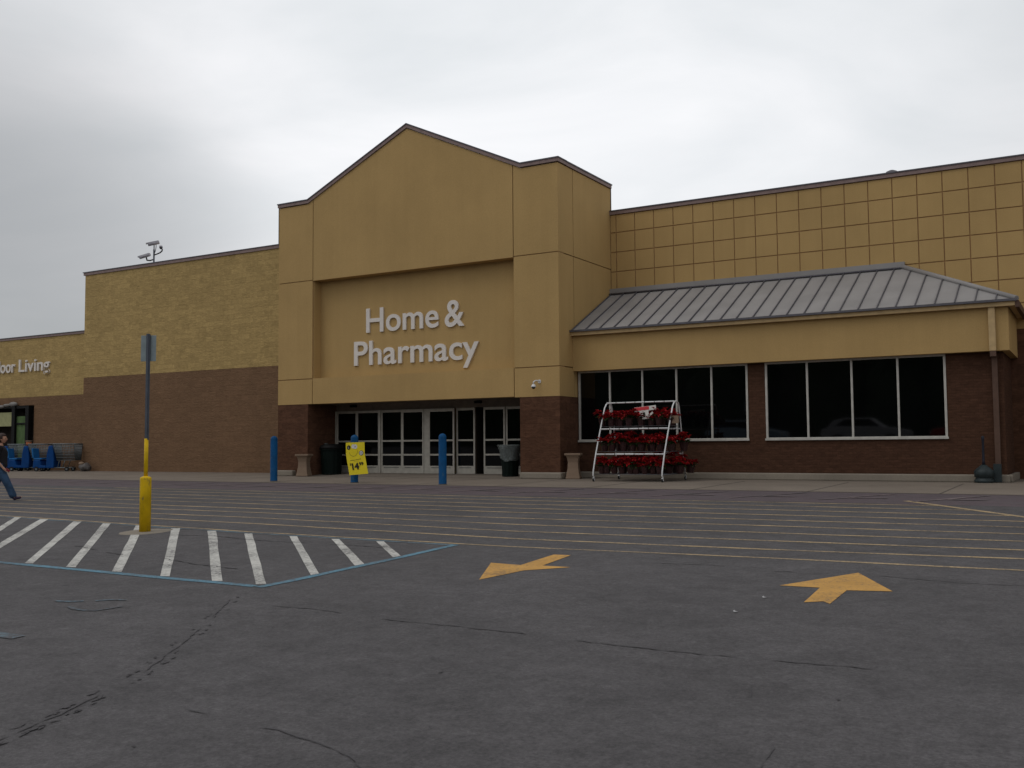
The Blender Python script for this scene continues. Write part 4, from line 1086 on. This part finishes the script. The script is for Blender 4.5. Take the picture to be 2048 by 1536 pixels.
def hand(V, ED, RR, root, base, d, side):
    d = Vector(d).normalized(); s = Vector((0, 1, 0)); b = Vector(base)
    n = d.cross(s).normalized()
    for k, (off, ln) in enumerate(((-.027, .062), (-.009, .07), (.009, .066), (.026, .052))):
        p1 = b + d * .035 + s * off; p2 = p1 + d * ln * .5 + n * .006; p3 = p2 + d * ln * .4 + n * .022
        i = len(V); V += [tuple(p1), tuple(p2), tuple(p3)]; RR += [.0095, .0085, .007]; ED += [(root, i), (i, i + 1), (i + 1, i + 2)]
    i = len(V); p1 = b + s * side * .03 + d * .005 + n * .01; p2 = p1 + d * .035 + n * .02; V += [tuple(p1), tuple(p2)]; RR += [.011, .009]; ED += [(root, i), (i, i + 1)]
hand(V, ED, RR, ix['har'], J['har'], (.45, 0, -.6), -1); hand(V, ED, RR, ix['hal'], J['hal'], (.25, 0, -.8), 1)
body = skin('body', V, ED, RR, 'skin', per, 2, 0)
# head with face joined into the body mesh
bm = bmesh.new(); bm.from_mesh(body.data)
hm = bmesh.new(); bmesh.ops.create_uvsphere(hm, u_segments=28, v_segments=20, radius=1.0)
for v in hm.verts:
    x, y, z = v.co; fx = max(0, x)
    jaw = 1 - .26 * max(0, -z) ; X = x * .094 * (1 if x < 0 else 1.0) * (1 - .10 * max(0, -z)); Y = y * .074 * jaw; Z = z * .112
    r2 = (y / .16) ** 2
    if x > 0:
        X += .026 * math.exp(-((z + .12) / .16) ** 2 - (y / .13) ** 2)         # nose
        X -= .010 * math.exp(-((z - .08) / .12) ** 2 - ((abs(y) - .36) / .18) ** 2)   # eye sockets
        X += .006 * math.exp(-((z + .48) / .08) ** 2 - (y / .25) ** 2)         # lips
        X += .010 * math.exp(-((z + .82) / .14) ** 2 - (y / .3) ** 2)          # chin
    Z2 = Z
    v.co = (X + .072, Y, Z2 + 1.478)
for s in (-1, 1):
    r = bmesh.ops.create_uvsphere(hm, u_segments=10, v_segments=8, radius=1.0)
    for v in r['verts']: v.co = (v.co.x * .018 + .06, v.co.y * .010 + s * .074, v.co.z * .030 + 1.47)
tmp = bpy.data.meshes.new('h'); hm.to_mesh(tmp); hm.free(); bm.from_mesh(tmp); bm.to_mesh(body.data); bm.free()
for p in body.data.polygons: p.use_smooth = True
for s in (-1, 1):
    mb = MB(); mb.ball((.155, s * .028, 1.487), .008, .012, .008, 10, 6); mb.build('eye', 'eye', body)
mb = MB(); mb.ball((.166, 0, 1.425), .006, .022, .006, 10, 6); mb.build('mouth', 'lip', body)
hm = bmesh.new(); bmesh.ops.create_uvsphere(hm, u_segments=28, v_segments=20, radius=1.0)
for v in hm.verts:
    x, y, z = v.co
    f = 1.0 if (x < (.35 if z > -.25 else -.15) or z > .45) else .74
    v.co = (x * .108 * f + .060, y * .088 * f, z * .124 + 1.492 + (-.02 if x < -.3 and z < 0 else 0) + .004 * math.sin(18 * y + 9 * x))
me = bpy.data.meshes.new('hair'); hm.to_mesh(me); hm.free(); o = bpy.data.objects.new('hair', me); COL.objects.link(o); o.parent = per; me.materials.append(M['hair'])
for p in me.polygons: p.use_smooth = True
mb = MB(); mb.ball((-.035, 0, 1.44), .055, .065, .075, 14, 10); o2 = mb.build('hair_bun', 'hair', o)
def sub_skin(name, keys, edges, radf, mat, over={}):
    VV = [over.get(k, J[k]) for k in keys]; ii = {k: n for n, k in enumerate(keys)}
    return skin(name, VV, [(ii[a], ii[b]) for a, b in edges], [radf[k] for k in keys], mat, per, 2, 0)
def mid(a, b, t): return tuple(Vector(a).lerp(Vector(b), t))
slr, sll = mid(J['shr'], J['elr'], .62), mid(J['shl'], J['ell'], .62)
sh = dict(hem=(.0, 0, .77), pel=(.0, 0, .86), wa=J['wa'], c1=(.015, 0, 1.08), ch=J['ch'], c2=(.022, 0, 1.24), nk=(.03, 0, 1.325), yr=(.02, -.10, 1.285), yl=(.02, .10, 1.285), shr=J['shr'], shl=J['shl'],
          m1=mid(J['shr'], slr, .6), m2=mid(J['shl'], sll, .6), slr=slr, sll=sll)
kk = list(sh); ki = {k: n for n, k in enumerate(kk)}
se = [('hem', 'pel'), ('pel', 'wa'), ('wa', 'c1'), ('c1', 'ch'), ('ch', 'c2'), ('c2', 'nk'), ('c2', 'yr'), ('yr', 'shr'), ('shr', 'm1'), ('m1', 'slr'), ('c2', 'yl'), ('yl', 'shl'), ('shl', 'm2'), ('m2', 'sll')]
sr = dict(hem=(.215, .175), pel=(.215, .175), wa=(.195, .155), c1=(.20, .155), ch=(.205, .155), c2=(.15, .125), nk=.066, yr=.085, yl=.085, shr=.088, shl=.088, m1=.078, m2=.078, slr=.080, sll=.080)
skin('t_shirt', [sh[k] for k in kk], [(ki[a], ki[b]) for a, b in se], [sr[k] for k in kk], 'shirt', per, 2, 0)
js = dict(wai=(.0, 0, .97), pel=(0, 0, .86), hr=(.03, -.085, .78), t1=mid(J['hr'], J['kr'], .5), kr=J['kr'], s1=mid(J['kr'], J['ar'], .5), ar=(.375, -.09, .065), hl=(-.01, .085, .78), t2=mid(J['hl'], J['kl'], .5), kl=J['kl'], s2=mid(J['kl'], J['al'], .5), al=(-.315, .09, .11))
kk = list(js); ki = {k: n for n, k in enumerate(kk)}
se = [('wai', 'pel'), ('pel', 'hr'), ('hr', 't1'), ('t1', 'kr'), ('kr', 's1'), ('s1', 'ar'), ('pel', 'hl'), ('hl', 't2'), ('t2', 'kl'), ('kl', 's2'), ('s2', 'al')]
sr = dict(wai=.13, pel=.14, hr=.115, t1=.112, kr=.092, s1=.088, ar=.092, hl=.125, t2=.112, kl=.092, s2=.088, al=.092)
skin('jeans', [js[k] for k in kk], [(ki[a], ki[b]) for a, b in se], [sr[k] for k in kk], 'jeans', per, 2, 0)
for a, b, c in (('ar', 'fr', 'tr'), ('al', 'fl', 'tl')):
    A, B_, C_ = Vector(J[a]), Vector(J[b]), Vector(J[c])
    skin('shoe', [A * .4 + B_ * .6, B_ + Vector((-.05, 0, -.005)), B_ + (C_ - B_) * .5, C_], [(0, 1), (0, 2), (2, 3)], [.044, .04, (.046, .036), (.042, .028)], 'shoe', per, 2, 0)
mb = MB(); mb.obox(Matrix.Translation((.23, -.18, .735)) @ Matrix.Rotation(math.radians(35), 4, 'Y'), .12, .025, .06)
ph = thing('phone', 'small dark red phone held by the walking person', 'phone', per.location, math.radians(46))
mb.build('phone_case', simple('phone_red', (0.16, 0.012, 0.02), .4), ph, bevel=.005)

# ------------------------------------------------------------------ litter scraps
for (x, y, lb) in ((-2.66, 9.0, 'tiny white paper scrap left of the right arrow shaft'), (-2.69, 8.26, 'tiny white paper scrap nearest the viewer, further left below the right arrow')):
    t = thing('paper_scrap', lb, 'litter', (x, y, gz(y) + .004)); t.scale = (.5, .5, .5)
    mb = MB(); mb.face([(-.03, -.02, .002), (.03, -.025, .012), (.035, .02, .004), (-.02, .03, .014)]); mb.face([(-.03, -.02, .002), (-.02, .03, .014), (-.035, .035, .03), (-.045, 0, .02)]); mb.build('crumpled_paper', 'paper', t, fix=False)

# ------------------------------------------------------------------ tree belt added unseen behind the viewer to keep sky out of the glass
g = MB(); rnd = random.Random(3)
for k in range(420):
    cx = rnd.uniform(-150, 130); cy = rnd.uniform(-120, -85); h = rnd.uniform(13, 18)
    g.ball((cx, cy, h * .42 - .8), rnd.uniform(3, 6), rnd.uniform(3, 5), h * .58, 9, 7)
for i, v in enumerate(g.v): g.v[i] = (v[0] + rnd.uniform(-.7, .7), v[1] + rnd.uniform(-.7, .7), v[2] + rnd.uniform(-.6, .6))
tag(g.build('unseen_tree_belt', 'wood', fix=False), 'dark tree belt added unseen behind the viewer to darken the window reflections', kind='stuff')


# ------------------------------------------------------------------ vehicles on the raised lot behind the viewer (mirrored faintly in the glass)
def make_car(paint_):
    t = bpy.data.objects.new('parked_car', None); COL.objects.link(t)
    low = [(-2.2, .30), (-1.75, .28), (-1.7, .42), (-1.5, .55), (-1.2, .55), (-1.02, .42), (-.98, .24), (.98, .24), (1.02, .42), (1.2, .55), (1.5, .55), (1.7, .42), (1.75, .28), (2.2, .32), (2.24, .55), (2.15, .78), (1.1, .95), (-1.5, .98), (-2.15, .93), (-2.25, .6)]
    mb = MB(); mb.prism(low, -.86, .86); mb.prism([(-1.95, .96), (1.05, .94), (.35, 1.42), (-1.1, 1.45), (-1.6, 1.30)], -.70, .70); mb.build('body', paint_, t, bevel=.05)
    mb = MB(); mb.prism([(-1.55, 1.02), (.8, 1.0), (.30, 1.36), (-1.05, 1.38)], -.712, .712); mb.build('side_window', 'glass', t)
    for x in (-1.37, 1.36):
        for y in (-.80, .80):
            mb = MB(); mb.tube([(x, y - .09, .31), (x, y + .09, .31)], .31, 20); w_ = mb.build('wheel', 'rubber', t)
            mb = MB(); mb.tube([(x, y - .095, .31), (x, y + .095, .31)], .18, 14); mb.build('rim', 'cam_grey', w_)
    for y in (-.62, .62):
        mb = MB(); mb.box(2.16, 2.25, y - .16, y + .16, .60, .72); mb.build('headlight', 'white', t, bevel=.01)
    return t
for k, (cl, co, x, y, a) in enumerate((('silver', (.5, .5, .53), -13, -14.0, 0), ('red', (.45, .02, .02), -6.4, -14.5, 180), ('white', (.8, .8, .8), 1.0, -14.2, 0), ('pale gold', (.5, .42, .28), 9.5, -14.4, 180), ('light blue', (.3, .4, .5), -21, -14.2, 0))):
    c = make_car(simple('car_paint', co, .3)); c.location = (x, y, gz(y) + .004); c.rotation_euler = (0, 0, math.radians(a)); c.scale = (1.2, 1.2, 1.25)
    tag(c, '%s car parked side-on upon the raised lot behind the viewer' % cl, 'car', 'cars parked behind the viewer')
